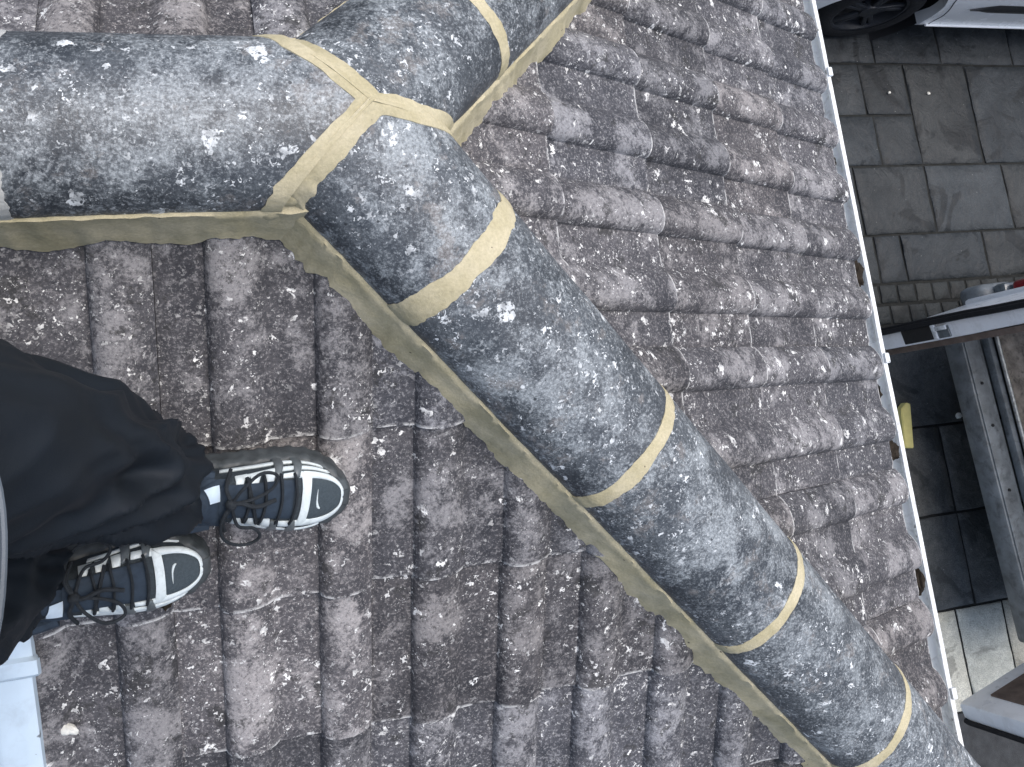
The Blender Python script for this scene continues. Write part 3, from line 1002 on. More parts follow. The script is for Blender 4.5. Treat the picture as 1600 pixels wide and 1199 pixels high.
def make_car():
    car = empty('parked_car', (5.0, 2.62, gz), 'parked white car with black side moulding on the dark paving', 'car')
    x0, x1 = 2.92, 7.05
    yA, yB = 1.765, 3.47
    wc = (3.67, 6.30); wr_ = 0.415; wz = gz + 0.335
    sill = gz + 0.205
    belt = gz + 0.92
    def arch(x):
        z = sill + 0.06 * max(0, (3.1 - x) / 0.2) + 0.06 * max(0, (x - 6.9) / 0.2)
        for c in wc:
            if abs(x - c) < wr_: z = max(z, wz + math.sqrt(max(0, wr_ ** 2 - (x - c) ** 2)))
        return z
    def inset(z):   # distance from the widest line
        t = (z - gz)
        return smooth_table([(0.20, 0.055), (0.25, 0.018), (0.30, 0.022), (0.40, 0.012), (0.62, 0.0), (0.80, 0.014), (0.92, 0.045)], t)
    def top(x):
        return gz + smooth_table([(2.92, 0.55), (3.05, 0.70), (3.4, 0.83), (4.0, 0.93), (6.8, 0.98), (7.05, 0.80)], x)
    xs = [x0 + (x1 - x0) * i / 110 for i in range(111)]
    for c in wc: xs += [c - wr_, c + wr_, c - wr_ * .98, c + wr_ * .98, c - wr_ * .93, c + wr_ * .93]
    xs = sorted(xs)
    def plan(x):    # body tapers to the ends
        return 0.13 * max(0, (3.35 - x) / 0.43) ** 2 + 0.10 * max(0, (x - 6.6) / 0.45) ** 2
    zts = [i / 22 for i in range(23)]
    for side in (0, 1):
        V, F = [], []
        for x in xs:
            zb, zt_ = arch(x), min(top(x), belt)
            for t in zts:
                z = zb + (zt_ - zb) * t
                y = (yA + inset(z) + plan(x)) if side == 0 else (yB - inset(z) - plan(x))
                V.append((x, y, z))
        n = len(zts)
        for i in range(len(xs) - 1):
            for k in range(n - 1):
                a = i * n + k
                F.append((a, a + n, a + n + 1, a + 1) if side == 0 else (a, a + 1, a + n + 1, a + n))
        # returns of sill and arches
        b = len(V)
        for i, x in enumerate(xs):
            y = V[i * n][1]
            V.append((x, y + (0.06 if side == 0 else -0.06), V[i * n][2] + 0.004))
        for i in range(len(xs) - 1):
            f = (i * n, b + i, b + i + 1, (i + 1) * n)
            F.append(f)
        bm = bmesh.new(); vs = [bm.verts.new(v) for v in V]
        for f in F: bm.faces.new([vs[k] for k in f])
        bm_obj('side_panel', bm, WHITECAR, car, angle=35)
    # hood, roof and ends as one skin across the car
    top_line = [(2.92, .30), (2.92, .55), (3.05, .70), (3.4, .83), (4.0, .93), (4.7, 1.36), (5.3, 1.46), (6.3, 1.42), (6.85, 1.02), (7.05, .80), (7.05, .30)]
    V, F = [], []
    for x, h in top_line:
        for k in range(11):
            t = k / 10
            cab = max(0.0, (h - 0.92)) * 0.30
            ya = yA + 0.045 + plan(x) + cab; yb = yB - 0.045 - plan(x) - cab
            V.append((x, ya + (yb - ya) * t, gz + h + (0.03 * math.sin(PI * t) if h > .5 else 0)))
    for i in range(len(top_line) - 1):
        for k in range(10):
            a = i * 11 + k
            F.append((a, a + 1, a + 12, a + 11))
    bm = bmesh.new(); vs = [bm.verts.new(v) for v in V]
    for f in F: bm.faces.new([vs[k] for k in f])
    bm_obj('body_top', bm, WHITECAR, car)
    for side in (0, 1):
        pts = [(4.08, .93), (4.72, 1.33), (5.3, 1.43), (6.25, 1.39), (6.75, 1.0)]
        V = []
        for x, h in pts:
            cab = max(0.0, (h - 0.92)) * 0.30
            V.append((x, yA + 0.044 + cab if side == 0 else yB - 0.044 - cab, gz + h))
        V += [(x, (yA + 0.043) if side == 0 else (yB - 0.043), gz + 0.915) for x in (6.75, 4.08)]
        mesh_obj('side_window', V, [tuple(range(len(V)))] , GLASS, car, smooth=False)
    # underside
    box('underbody', (5.0, 2.62, gz + 0.30), (3.9, 1.45, 0.12), BLACKP, car, 0.02)
    # wheel housings
    for c in wc:
        for y in (yA + 0.16, yB - 0.16):
            bm = bmesh.new()
            lathe_y(bm, (c, y, wz), [(wr_ + .01, -0.13), (wr_ + .01, 0.13), (0.02, 0.13)] if y < 2.6 else [(wr_ + .01, 0.13), (wr_ + .01, -0.13), (0.02, -0.13)], 36)
            bm_obj('wheel_arch_liner', bm, BLACKP, car)
        wheel(car, (c, yA + 0.035, wz), -1, 0.335)
        wheel(car, (c, yB - 0.035, wz), 1, 0.335)
    # black side moulding, pointed towards the wheel
    for side in (0, 1):
        V, F = [], []
        N = 40
        for i in range(N + 1):
            x = 4.25 + (5.9 - 4.25) * i / N
            g = min(1.0, (i + 0.15) / 4.0) * 0.052
            zc = gz + 0.50 - 0.012 * max(0, 1 - i / 4.0)
            for k in range(5):
                z = zc + g * (k / 2 - 1)
                bulge = 0.012 * (1 - (k / 2 - 1) ** 2) + 0.002
                y = (yA + inset(z) - bulge) if side == 0 else (yB - inset(z) + bulge)
                V.append((x, y, z))
        for i in range(N):
            for k in range(4):
                a = i * 5 + k
                F.append((a, a + 5, a + 6, a + 1) if side == 0 else (a, a + 1, a + 6, a + 5))
        bm = bmesh.new(); vs = [bm.verts.new(v) for v in V]
        for f in F: bm.faces.new([vs[k] for k in f])
        bm_obj('side_moulding', bm, BLACKP, car)
    # bright crease over the sill and door gaps
    tube('sill_trim', [(4.13 + 1.7 * i / 20, yA + 0.012, gz + 0.262) for i in range(21)], 0.008, WHITECAR, car)
    gap = [(4.15, 0.27), (4.16, 0.34), (4.13, 0.45), (4.05, 0.60), (4.02, 0.75), (4.03, 0.90)]
    tube('door_gap', [(x, yA + inset(gz + z) - 0.0005, gz + z) for x, z in smooth_path([(a, b, 0) for a, b in gap], 4) and [(p.x, p.y) for p in smooth_path([(a, b, 0) for a, b in gap], 4)]], 0.003, BLACKP, car, 6)
    for y in (yA + .12, yB - .12):
        box('headlight', (2.98, y + (0.12 if y < 2.6 else -0.12), gz + 0.62), (0.10, 0.34, 0.12), GREYL, car, 0.03)
        box('tail_light', (7.03, y + (0.10 if y < 2.6 else -0.10), gz + 0.80), (0.06, 0.26, 0.16), REDL, car, 0.02)
    return car
make_car()

# ------------------------------------------------------------------ van with both rear doors open (right edge)
def make_van():
    van = empty('delivery_van', (6.0, -0.88, gz), 'white van with both rear doors swung open and a dirty plywood floor', 'van')
    xr = 3.86; xf = 8.1
    y0, y1 = -1.80, 0.045
    prof_ = [(xr, 0.42), (xr, 1.2), (xr + 0.03, 1.74), (xr + 0.12, 1.80), (6.3, 1.82), (6.75, 1.70), (7.35, 1.12), (7.95, 0.98), (xf, 0.80), (xf, 0.32)]
    prof_ = [(x, gz + z) for x, z in prof_]
    # skin: side panels with the outline, and a roof strip
    for y, s in ((y0, -1), (y1, 1)):
        bm = bmesh.new()
        a = [bm.verts.new((x, y, z)) for x, z in prof_]
        a += [bm.verts.new((x, y, gz + 0.32)) for x in (7.6,)] + [bm.verts.new((7.6 - 0.36 + 0.36 * math.cos(t), y, gz + 0.32 + 0.36 * math.sin(t))) for t in (0.5, 1.0, 1.57, 2.1, 2.6)] + [bm.verts.new((6.88, y, gz + 0.32))]
        a += [bm.verts.new((5.16, y, gz + 0.32))] + [bm.verts.new((4.80 + 0.36 * math.cos(t), y, gz + 0.32 + 0.36 * math.sin(t))) for t in (0.5, 1.0, 1.57, 2.1, 2.6)] + [bm.verts.new((4.44, y, gz + 0.32))]
        f = bm.faces.new(a if s < 0 else a[::-1])
        r = bmesh.ops.extrude_face_region(bm, geom=[f])
        bmesh.ops.translate(bm, vec=(0, -s * 0.05, 0), verts=[v for v in r['geom'] if isinstance(v, bmesh.types.BMVert)])
        bm_obj('side_panel', bm, VANWHITE, van, angle=30)
    V, F = [], []
    sk = prof_[2:]
    for x, z in sk:
        V += [(x, y0 + 0.002, z - 0.002), (x, y0 + 0.07, z + 0.03), (x, (y0 + y1) / 2, z + 0.045), (x, y1 - 0.07, z + 0.03), (x, y1 - 0.002, z - 0.002)]
    for i in range(len(sk) - 1):
        for k in range(4):
            a = i * 5 + k
            F.append((a, a + 1, a + 6, a + 5))
    bm = bmesh.new(); vs = [bm.verts.new(v) for v in V]
    for f in F: bm.faces.new([vs[k] for k in f])
    bm_obj('roof_skin', bm, VANWHITE, van)
    # load floor: ply sheet on the sill
    bm = bmesh.new()
    nxx, nyy = 26, 22
    G = [[bm.verts.new((xr - 0.045 + 2.3 * i / nxx, y0 + 0.07 + (y1 - y0 - 0.14) * j / nyy, gz + 0.575 + 0.006 * nz(i * .7, j * .7, 4))) for j in range(nyy + 1)] for i in range(nxx + 1)]
    for i in range(nxx):
        for j in range(nyy): bm.faces.new((G[i][j], G[i + 1][j], G[i + 1][j + 1], G[i][j + 1]))
    bm_obj('load_floor', bm, PLY, van)
    box('floor_support', (5.05, (y0 + y1) / 2, gz + 0.50), (2.36, 1.66, 0.11), BLACKP, van)
    box('bulkhead', (6.2, (y0 + y1) / 2, gz + 1.1), (0.04, 1.70, 1.3), GREYM, van, 0.01)
    tube('floor_edge_bar', [(xr - 0.052, y0 + 0.08 + (y1 - y0 - .16) * i / 16, gz + 0.582) for i in range(17)], 0.011, GALV, van)
    # bumper step
    bm = bmesh.new()
    bm_box(bm, (xr - 0.155, (y0 + y1) / 2, gz + 0.45), (0.13, 1.66, 0.13), 0.018)
    bp = bm_obj('bumper', bm, GREYM, van)
    box('step_plate', (xr - 0.165, (y0 + y1) / 2, gz + 0.518), (0.085, 1.60, 0.008), GREYM, bp, 0.003)
    box('sill_plate', (xr - 0.070, (y0 + y1) / 2, gz + 0.535), (0.036, 1.68, 0.05), GREYM, van, 0.008)
    for y in (-0.62, -0.40, -0.95, -1.3):
        tube('step_bolt', [(xr - 0.165, y, gz + 0.523), (xr - 0.165, y, gz + 0.529)], 0.008, BLACKP, bp, 10)
    # rear corner posts with lamps
    for y, s in ((y1, 1), (y0, -1)):
        bm = bmesh.new()
        bm_box(bm, (xr - 0.02, y - s * 0.045, gz + 1.12), (0.10, 0.10, 1.36), 0.02)
        bm_obj('corner_post', bm, VANWHITE, van)
        bm = bmesh.new()
        bm_box(bm, (xr + 0.13, y + s * 0.000, gz + 0.80), (0.16, 0.11, 0.30), 0.03, seg=3)
        lamp = bm_obj('tail_light', bm, REDL, van)
        bm = bmesh.new()
        bm_box(bm, (xr + 0.10, y + s * 0.004, gz + 0.60), (0.15, 0.10, 0.085), 0.02)
        bm_obj('reversing_lens', bm, GREYL, lamp)
        bm = bmesh.new()
        bm_box(bm, (xr + 0.08, y - s * 0.005, gz + 0.47), (0.26, 0.15, 0.19), 0.05, seg=3)
        bm_obj('bumper_corner', bm, GREYM, van)
    # doors
    def door(hinge, free, s, name_label):
        """hinge, free: plan points; s = +1 when the outside faces +y"""
        h, f = Vector((*hinge, 0)), Vector((*free, 0))
        d = (f - h); L = d.length; d.normalize()
        nrm = Vector((-d.y, d.x, 0))
        if nrm.y * s < 0: nrm = -nrm
        rot = Matrix((d, nrm, Vector((0, 0, 1)))).transposed()
        if rot.determinant() < 0: pass
        zb, zt_ = gz + 0.44, gz + 1.76
        def P(u, v, z): return h + d * u + nrm * v + Vector((0, 0, z))
        # body of the door: profile thickens in the middle
        prof2 = [(0.0, -0.045), (L - 0.03, -0.045), (L - 0.004, -0.038), (L, -0.028), (L, 0.034), (L - 0.006, 0.046), (L - 0.03, 0.052), (0.0, 0.052)]
        zs = [zb, zb + 0.02, zb + 0.35, zb + 0.60, zb + 0.75, zt_ - 0.05, zt_]
        sc = [0.86, 1.0, 1.03, 1.0, 0.92, 0.82, 0.72]
        bm = bmesh.new(); R = []
        for z, k in zip(zs, sc): R.append([bm.verts.new(P(u, v * k, z)) for u, v in prof2])
        m = len(prof2)
        for a, b in zip(R, R[1:]):
            for k in range(m): bm.faces.new((a[k], a[(k + 1) % m], b[(k + 1) % m], b[k]))
        bm.faces.new(R[0]); bm.faces.new(R[-1])
        dr = bm_obj('rear_door', bm, VANWHITE, van)
        dr['label'] = name_label
        # brown inner lining
        bm = bmesh.new()
        lw = L - 0.04 if s > 0 else L * 0.80
        bm_box(bm, P(L * 0.06 + lw / 2 - 0.01, -0.056 if s > 0 else -0.050, (zb + zt_) / 2 - 0.02), (lw, 0.030 if s > 0 else 0.010, zt_ - zb - (0.06 if s > 0 else 0.24)), 0.003, rot)
        bm_obj('inner_panel', bm, LINING, dr)
        # rubber seal and outer black trim along the free edge
        bm = bmesh.new()
        add_tube(bm, [P(L + 0.004, 0.050 * k, z) for z, k in zip(zs, sc)], 0.013, 8)
        add_tube(bm, [P(L - 0.010, 0.062 * k, z) for z, k in zip(zs, sc)], 0.013, 8)
        bm_obj('door_seal', bm, RUBBER, dr)
        # window in the upper half, outside
        bm = bmesh.new()
        bm_box(bm, P(L * 0.5, 0.048, zt_ - 0.32), (L * 0.72, 0.008, 0.42), 0.003, rot)
        bm_obj('door_window', bm, GLASS, dr)
        if s < 0: return
        # latch in the free edge
        bm = bmesh.new()
        bm_box(bm, P(L + 0.001, 0.004, zb + 0.275), (0.014, 0.070, 0.20), 0.004, rot)
        la = bm_obj('latch_pocket', bm, BLACKP, dr)
        bm = bmesh.new()
        bm_box(bm, P(L + 0.006, 0.004, zb + 0.395), (0.020, 0.072, 0.026), 0.004, rot)
        bm_box(bm, P(L + 0.006, 0.018, zb + 0.44), (0.020, 0.022, 0.07), 0.004, rot)
        bm_obj('latch_bracket', bm, UPVC, la)
        bm = bmesh.new()
        bm_box(bm, P(L + 0.003, -0.004, zb + 0.445), (0.012, 0.056, 0.075), 0.004, rot)
        bm_obj('latch_plate', bm, GREYL, la)
    door((3.86, -0.02), (3.20, -0.118), 1, 'rear door nearer the parked car, edge and latch showing')
    door((3.86, -1.765), (3.17, -1.92), -1, 'rear door nearer the pale slabs, brown lining showing')
    for x in (4.80, 7.24):
        wheel(van, (x, y0 + 0.02, gz + 0.31), -1, 0.31, 0.19)
        wheel(van, (x, y1 - 0.02, gz + 0.31), 1, 0.31, 0.19)
    for y in (y0 + 0.15, y1 - 0.15):
        box('wheel_box', (4.80, y, gz + 0.66), (0.80, 0.20, 0.20), GREYM, van, 0.03)
    box('windscreen', (7.06, (y0 + y1) / 2, gz + 1.45), (0.02, 1.5, 0.72), GLASS, van, 0.004, Matrix.Rotation(math.radians(-46), 3, 'Y'))
    van.rotation_euler = (0, 0, 0.045)
    van.location.x += 0.035; van.location.y += 0.10
    return van
make_van()

# ------------------------------------------------------------------ person
def make_shoe(par, toe, fwd, up, mirror, lab):
    """toe = world position of the toe tip on the sole's underside; fwd, up = unit vectors"""
    L = 0.300
    left = up.cross(fwd).normalized()
    sgn = -1 if mirror else 1
    heel = toe - fwd * L
    upv = (up * 0.25 + Vector((0, 0, 1)) * 0.75).normalized()
    def W(x, y, z): return heel + fwd * x + left * (y * sgn) + up * min(z, 0.04) + upv * max(0.0, z - 0.04)
    lat = [(0.0, 0.012), (0.008, 0.027), (0.03, 0.037), (0.06, 0.040), (0.11, 0.040), (0.16, 0.047), (0.20, 0.053), (0.235, 0.052), (0.265, 0.042), (0.285, 0.028), (0.295, 0.016), (0.300, 0.006)]
    med = [(0.0, 0.012), (0.008, 0.027), (0.03, 0.036), (0.06, 0.037), (0.11, 0.035), (0.16, 0.041), (0.20, 0.048), (0.235, 0.050), (0.265, 0.042), (0.285, 0.029), (0.295, 0.017), (0.300, 0.006)]
    hgt = [(0.0, 0.085), (0.03, 0.100), (0.06, 0.108), (0.10, 0.110), (0.14, 0.104), (0.18, 0.092), (0.215, 0.080), (0.25, 0.070), (0.275, 0.061), (0.290, 0.052), (0.300, 0.040)]
    z0 = 0.030
    def S(x, thd, off=0.0):
        th = math.radians(thd)
        w = (smooth_table(lat, x) if thd < 90 else smooth_table(med, x)) + off
        h = smooth_table(hgt, x) - z0 + off
        c, s = math.cos(th), math.sin(th)
        return W(x, w * math.copysign(abs(c) ** 0.72, c), z0 + h * abs(s) ** 0.80)
    sh = empty('shoe', heel); set_parent(sh, par); sh['label'] = lab
    def fin(name, V, F, mat, flip=False, p=sh):
        bm = bmesh.new(); vs = [bm.verts.new(v) for v in V]
        for f in F:
            try: bm.faces.new([vs[k] for k in f])
            except ValueError: pass
        return bm_obj(name, bm, mat, p, angle=50)
    # upper
    nx, nt = 46, 36
    V, F = [], []
    for i in range(nx + 1):
        x = 0.300 * (1 - (1 - i / nx) ** 1.25) if i < nx else 0.2995
        for j in range(nt + 1): V.append(S(x, 180.0 * j / nt))
    for i in range(nx):
        for j in range(nt):
            a = i * (nt + 1) + j
            F.append((a, a + 1, a + nt + 2, a + nt + 1))
    F.append(tuple(nx * (nt + 1) + j for j in range(nt + 1)))
    fin('upper', V, F, S_MESH)
    # sole: wider, lipped, with a bulge of air units along the rim
    V, F = [], []
    outline = []
    for i in range(110):
        x = 0.003 + 0.306 * (0.5 - 0.5 * math.cos(PI * i / 109)) - 0.004
        outline.append((x, smooth_table([(a * 1.012 - 0.001, b + 0.007) for a, b in lat], x)))
    for i in range(109, -1, -1):
        x = 0.003 + 0.306 * (0.5 - 0.5 * math.cos(PI * i / 109)) - 0.004
        outline.append((x, -smooth_table([(a * 1.012 - 0.001, b + 0.007) for a, b in med], x)))
    cx = 0.15
    lev = [(0.0, 0.93), (0.004, 0.985), (0.012, 1.0), (0.020, 0.985), (0.026, 1.0), (0.034, 0.985), (0.039, 0.93), (0.040, 0.80)]
    n = len(outline)
    for z, k in lev:
        for x, y in outline:
            toe_up = 0.010 * max(0, (x - 0.24) / 0.06) ** 2
            lug = 0.035 * (0.5 + 0.5 * math.tanh(4 * math.sin(x * 2 * PI / 0.021))) if 0.003 < z < 0.035 else 0.0
            V.append(W(cx + (x - cx) * (1 - (1 - k) * 0.35 + lug * 0.3), y * (k - 0.02 + lug), z + toe_up + 0.002 * math.sin(x * 160) * (1 if z > 0.03 else 0)))
    for l in range(len(lev) - 1):
        for i in range(n):
            F.append((l * n + i, l * n + (i + 1) % n, (l + 1) * n + (i + 1) % n, (l + 1) * n + i))
    F.append(tuple(range(n))[::-1])
    fin('sole', V, F, S_SOLE)
    # raised pieces between two polylines given in (x, degrees)
    def strip(name, A, B, mat, off=0.0028, n=14, m=4, p=sh):
        A = smooth_path([(a[0], a[1], 0) for a in A], 5); B = smooth_path([(a[0], a[1], 0) for a in B], 5)
        def at(P, t):
            f = t * (len(P) - 1); i = min(int(f), len(P) - 2); return P[i].lerp(P[i + 1], f - i)
        V, F = [], []
        for i in range(n + 1):
            a, b = at(A, i / n), at(B, i / n)
            for j in range(m + 1):
                q = a.lerp(b, j / m)
                V.append(S(q.x, q.y, off if 0 < j < m and 0 < i < n else off - 0.0014))
        for i in range(n):
            for j in range(m):
                k = i * (m + 1) + j
                F.append((k, k + 1, k + m + 2, k + m + 1))
        # skirt
        rim = [j for j in range(m + 1)] + [i * (m + 1) + m for i in range(1, n + 1)] + [n * (m + 1) + j for j in range(m - 1, -1, -1)] + [i * (m + 1) for i in range(n - 1, 0, -1)]
        b0 = len(V)
        bs = []
        for i in range(n + 1):
            a, b = at(A, i / n), at(B, i / n)
            bs.append([a.lerp(b, j / m) for j in range(m + 1)])
        flat = [q for r in bs for q in r]
        for r in rim: V.append(S(flat[r].x, flat[r].y, -0.001))
        for k in range(len(rim)): F.append((rim[k], b0 + k, b0 + (k + 1) % len(rim), rim[(k + 1) % len(rim)]))
        return fin(name, V, F, mat, p=p)
    # toe panel and its white frame
    tp = strip('toe_panel', [(0.246, 57), (0.266, 54), (0.282, 56), (0.291, 72)], [(0.244, 124), (0.266, 126), (0.282, 122), (0.291, 106)], S_PANEL, 0.0020, 16, 10)
    strip('toe_frame', [(0.232, 46), (0.256, 41), (0.276, 36), (0.2885, 42), (0.2955, 62), (0.2975, 90)], [(0.240, 60), (0.262, 56), (0.278, 55), (0.287, 62), (0.2905, 75), (0.2915, 90)], S_WHITE, 0.0034, 26)
    strip('toe_frame', [(0.232, 138), (0.256, 143), (0.276, 147), (0.2885, 140), (0.2955, 118), (0.2975, 90)], [(0.240, 121), (0.262, 125), (0.278, 124), (0.287, 117), (0.2905, 105), (0.2915, 90)], S_WHITE, 0.0034, 26)
    strip('vamp_band', [(0.229, 46), (0.234, 90), (0.229, 138)], [(0.245, 55), (0.246, 90), (0.243, 124)], S_WHITE, 0.0036, 20)
    # tick on the toe panel
    tick = [(0.2555, 78), (0.2542, 90), (0.2562, 100), (0.2605, 104)]
    tick2 = [(0.2559, 78), (0.2566, 89), (0.2590, 96), (0.2618, 102)]
    strip('tick_logo', tick, tick2, S_WHITE, 0.0030, 10, 3, p=tp)
    # white side stripes (outer side), cut by smoky straps
    strip('side_stripe', [(0.150, 44), (0.190, 36), (0.230, 30), (0.272, 22)], [(0.150, 52), (0.190, 47), (0.228, 41), (0.268, 31)], S_WHITE, 0.0030, 22)
    strip('side_stripe', [(0.120, 16), (0.180, 13), (0.225, 9), (0.262, 6)], [(0.120, 26), (0.180, 25), (0.225, 21), (0.262, 14)], S_WHITE, 0.0030, 22)
    strip('side_stripe', [(0.205, 52), (0.232, 46)], [(0.205, 61), (0.236, 60)], S_WHITE, 0.0030, 8)
    strip('side_stripe', [(0.150, 162), (0.190, 164), (0.240, 168), (0.270, 172)], [(0.150, 150), (0.190, 153), (0.235, 158), (0.262, 164)], S_WHITE, 0.0030, 22)
    strip('side_stripe', [(0.205, 142), (0.232, 140)], [(0.205, 124), (0.232, 122)], S_WHITE, 0.0030, 8)
    for xa in (0.140, 0.160, 0.180):
        strip('eyestay_tooth', [(xa, 146), (xa + 0.017, 146)], [(xa + 0.003, 118), (xa + 0.012, 117)], S_WHITE, 0.0032, 5)
        strip('eyestay_tooth', [(xa, 44), (xa + 0.016, 42)], [(xa + 0.003, 66), (xa + 0.012, 67)], S_WHITE, 0.0032, 5)
    for xa in (0.192, 0.218):
        strip('strap', [(xa - 0.004, 4), (xa, 30), (xa + 0.002, 62)], [(xa + 0.009, 4), (xa + 0.012, 30), (xa + 0.010, 60)], S_STRAP, 0.0052, 12)
        strip('strap', [(xa - 0.004, 176), (xa, 150), (xa + 0.002, 120)], [(xa + 0.009, 176), (xa + 0.012, 150), (xa + 0.010, 122)], S_STRAP, 0.0052, 12)
    strip('mud_guard', [(0.240, 2), (0.270, 3), (0.290, 12), (0.2985, 50), (0.299, 90)], [(0.240, 8), (0.270, 14), (0.288, 30), (0.2960, 58), (0.2972, 90)], S_STRAP, 0.0036, 24)
    # tongue
    strip('tongue', [(0.100, 62), (0.160, 66), (0.222, 66)], [(0.100, 118), (0.160, 114), (0.222, 114)], S_TONGUE, 0.0050, 12, 8)
    V, F = [], []
    for i in range(9):
        t = i / 8
        for j in range(13):
            s_ = -1 + 2 * j / 12
            ww = 0.034 * (1 - 0.25 * t * t)
            e = (1 - abs(s_) ** 3) ** 0.5
            V.append(W(0.128 - 0.020 * t - 0.016 * abs(s_) ** 2 * t, s_ * ww, 0.104 + 0.034 * t * e))
    for i in range(8):
        for j in range(12):
            a = i * 13 + j
            F.append((a, a + 1, a + 14, a + 13))
    b0 = len(V)
    for k in range(b0): V.append(V[k] - fwd * 0.012)
    F2 = list(F)
    for f in F: F2.append(tuple(k + b0 for k in f[::-1]))
    top = [8 * 13 + j for j in range(13)]
    for a, b in zip(top, top[1:]): F2.append((a, b, b + b0, a + b0))
    tg = fin('tongue_top', V, F2, S_TONGUE)
    V, F = [], []
    for i in range(5):
        for j in range(6):
            t = 0.30 + 0.62 * i / 4; s_ = 0.10 + 0.70 * j / 5
            ww = 0.034 * (1 - 0.25 * t * t); e = (1 - abs(s_) ** 3) ** 0.5
            V.append(W(0.128 - 0.020 * t - 0.016 * s_ ** 2 * t + 0.0018, s_ * ww, 0.104 + 0.034 * t * e + 0.001))
    for i in range(4):
        for j in range(5):
            a = i * 6 + j; F.append((a, a + 1, a + 7, a + 6))
    lb = fin('tongue_label', V, F, S_LABEL)
    # laces: bars, then the bow
    for k, xa in enumerate((0.156, 0.178, 0.200, 0.220)):
        pts = [S(xa, 54, 0.004), S(xa + 0.003, 70, 0.008), S(xa + 0.006, 90, 0.009), S(xa + 0.003, 110, 0.008), S(xa, 126, 0.004)]
        bm = bmesh.new(); add_tube(bm, smooth_path(pts, 4), 0.0021, 6)
        bm_obj('lace', bm, S_LACE, sh)
        if k < 1:
            bm = bmesh.new(); add_tube(bm, smooth_path([S(xa, 54, 0.005), S(xa + 0.010, 90, 0.0125), S(xa + 0.018, 126, 0.005)], 5), 0.0026, 6)
            bm_obj('lace', bm, S_LACE, sh)
    K = W(0.138, 0.0, 0.122)
    def bow(pts, r=0.0023):
        bm = bmesh.new(); add_tube(bm, smooth_path(pts, 6), r, 7); bm_obj('lace_bow', bm, S_LACE, sh)
    bow([K, W(0.150, 0.022, 0.128), W(0.172, 0.044, 0.120), W(0.194, 0.040, 0.106), W(0.190, 0.022, 0.108), W(0.168, 0.008, 0.116), K])
    bow([K, W(0.128, -0.026, 0.118), W(0.132, -0.052, 0.096), W(0.148, -0.066, 0.080), W(0.170, -0.066, 0.074), W(0.182, -0.054, 0.080), W(0.172, -0.040, 0.090), W(0.150, -0.034, 0.102), K])
    bow([K, W(0.150, 0.002, 0.124), W(0.172, -0.004, 0.116), W(0.196, 0.004, 0.104)], 0.0030)
    bow([W(0.134, 0.046, 0.090), W(0.130, 0.022, 0.118), K, W(0.130, -0.024, 0.114), W(0.134, -0.044, 0.088)], 0.0027)
    bm = bmesh.new(); bmesh.ops.create_uvsphere(bm, u_segments=10, v_segments=8, radius=0.008)
    bmesh.ops.translate(bm, vec=K, verts=bm.verts); bm_obj('lace_knot', bm, S_LACE, sh)
    # collar
    bm = bmesh.new()
    add_tube(bm, smooth_path([W(0.112, 0.034, 0.094), W(0.07, 0.041, 0.098), W(0.02, 0.034, 0.104), W(-0.002, 0.0, 0.110), W(0.02, -0.033, 0.104), W(0.07, -0.038, 0.098), W(0.112, -0.031, 0.094)], 5), 0.009, 8)
    bm_obj('collar', bm, S_TONGUE, sh)
    return W

person = empty('person', (-0.30, -0.52, -0.25), 'person in black trousers, grey jacket and silver trainers standing on the tiles', 'person')
UPN = Vector((0, -SP, CP))
def toe_world(x, y): # on the roll crowns
    return Vector((x, y, y * T)) + UPN * 0.034
def fwd_in_plane(yaw):
    d = Vector((1, 0, 0)) * math.cos(yaw) + Vector((0, -CP, -SP)) * math.sin(yaw)
    return d.normalized()
upl = (UPN * 0.96 + Vector((0, 0, 1)) * 0.04).normalized()
f1_ = fwd_in_plane(0.13)
u1 = (upl - f1_ * upl.dot(f1_)).normalized()
WL = make_shoe(person, toe_world(0.006, -0.460), f1_, u1, False, 'silver and black trainer nearer the hip tiles')
f2_ = fwd_in_plane(-0.02)
u2 = (upl - f2_ * upl.dot(f2_)).normalized()
WR = make_shoe(person, toe_world(-0.190, -0.532), f2_, u2, True, 'silver and black trainer half hidden under the other leg')

def loft(bm, rings, nseg=36):
    """rings: (centre, rx, ry, axis)"""
    R = []
    for i, (c, rx, ry) in enumerate(rings):
        c = Vector(c)
        a = Vector(rings[min(i + 1, len(rings) - 1)][0]) - Vector(rings[max(i - 1, 0)][0])
        a.normalize()
        ex = (Vector((1, 0, 0)) - a * a.x).normalized()
        ey = a.cross(ex).normalized()
        R.append([bm.verts.new(c + ex * (rx * math.cos(2 * PI * k / nseg)) + ey * (ry * math.sin(2 * PI * k / nseg))) for k in range(nseg)])
    for a, b in zip(R, R[1:]):
        for k in range(nseg): bm.faces.new((a[k], a[(k + 1) % nseg], b[(k + 1) % nseg], b[k]))
    bm.faces.new(R[0][::-1]); bm.faces.new(R[-1])

def dense(rings, n=4):
    cs = smooth_path([r[0] for r in rings], n)
    out = []
    for i, c in enumerate(cs):
        f = i / n; k = min(int(f), len(rings) - 2); t = f - k
        t = t if k < len(rings) - 1 else 1
        out.append((c, rings[k][1] + (rings[k + 1][1] - rings[k][1]) * t, rings[k][2] + (rings[k + 1][2] - rings[k][2]) * t))
    return out

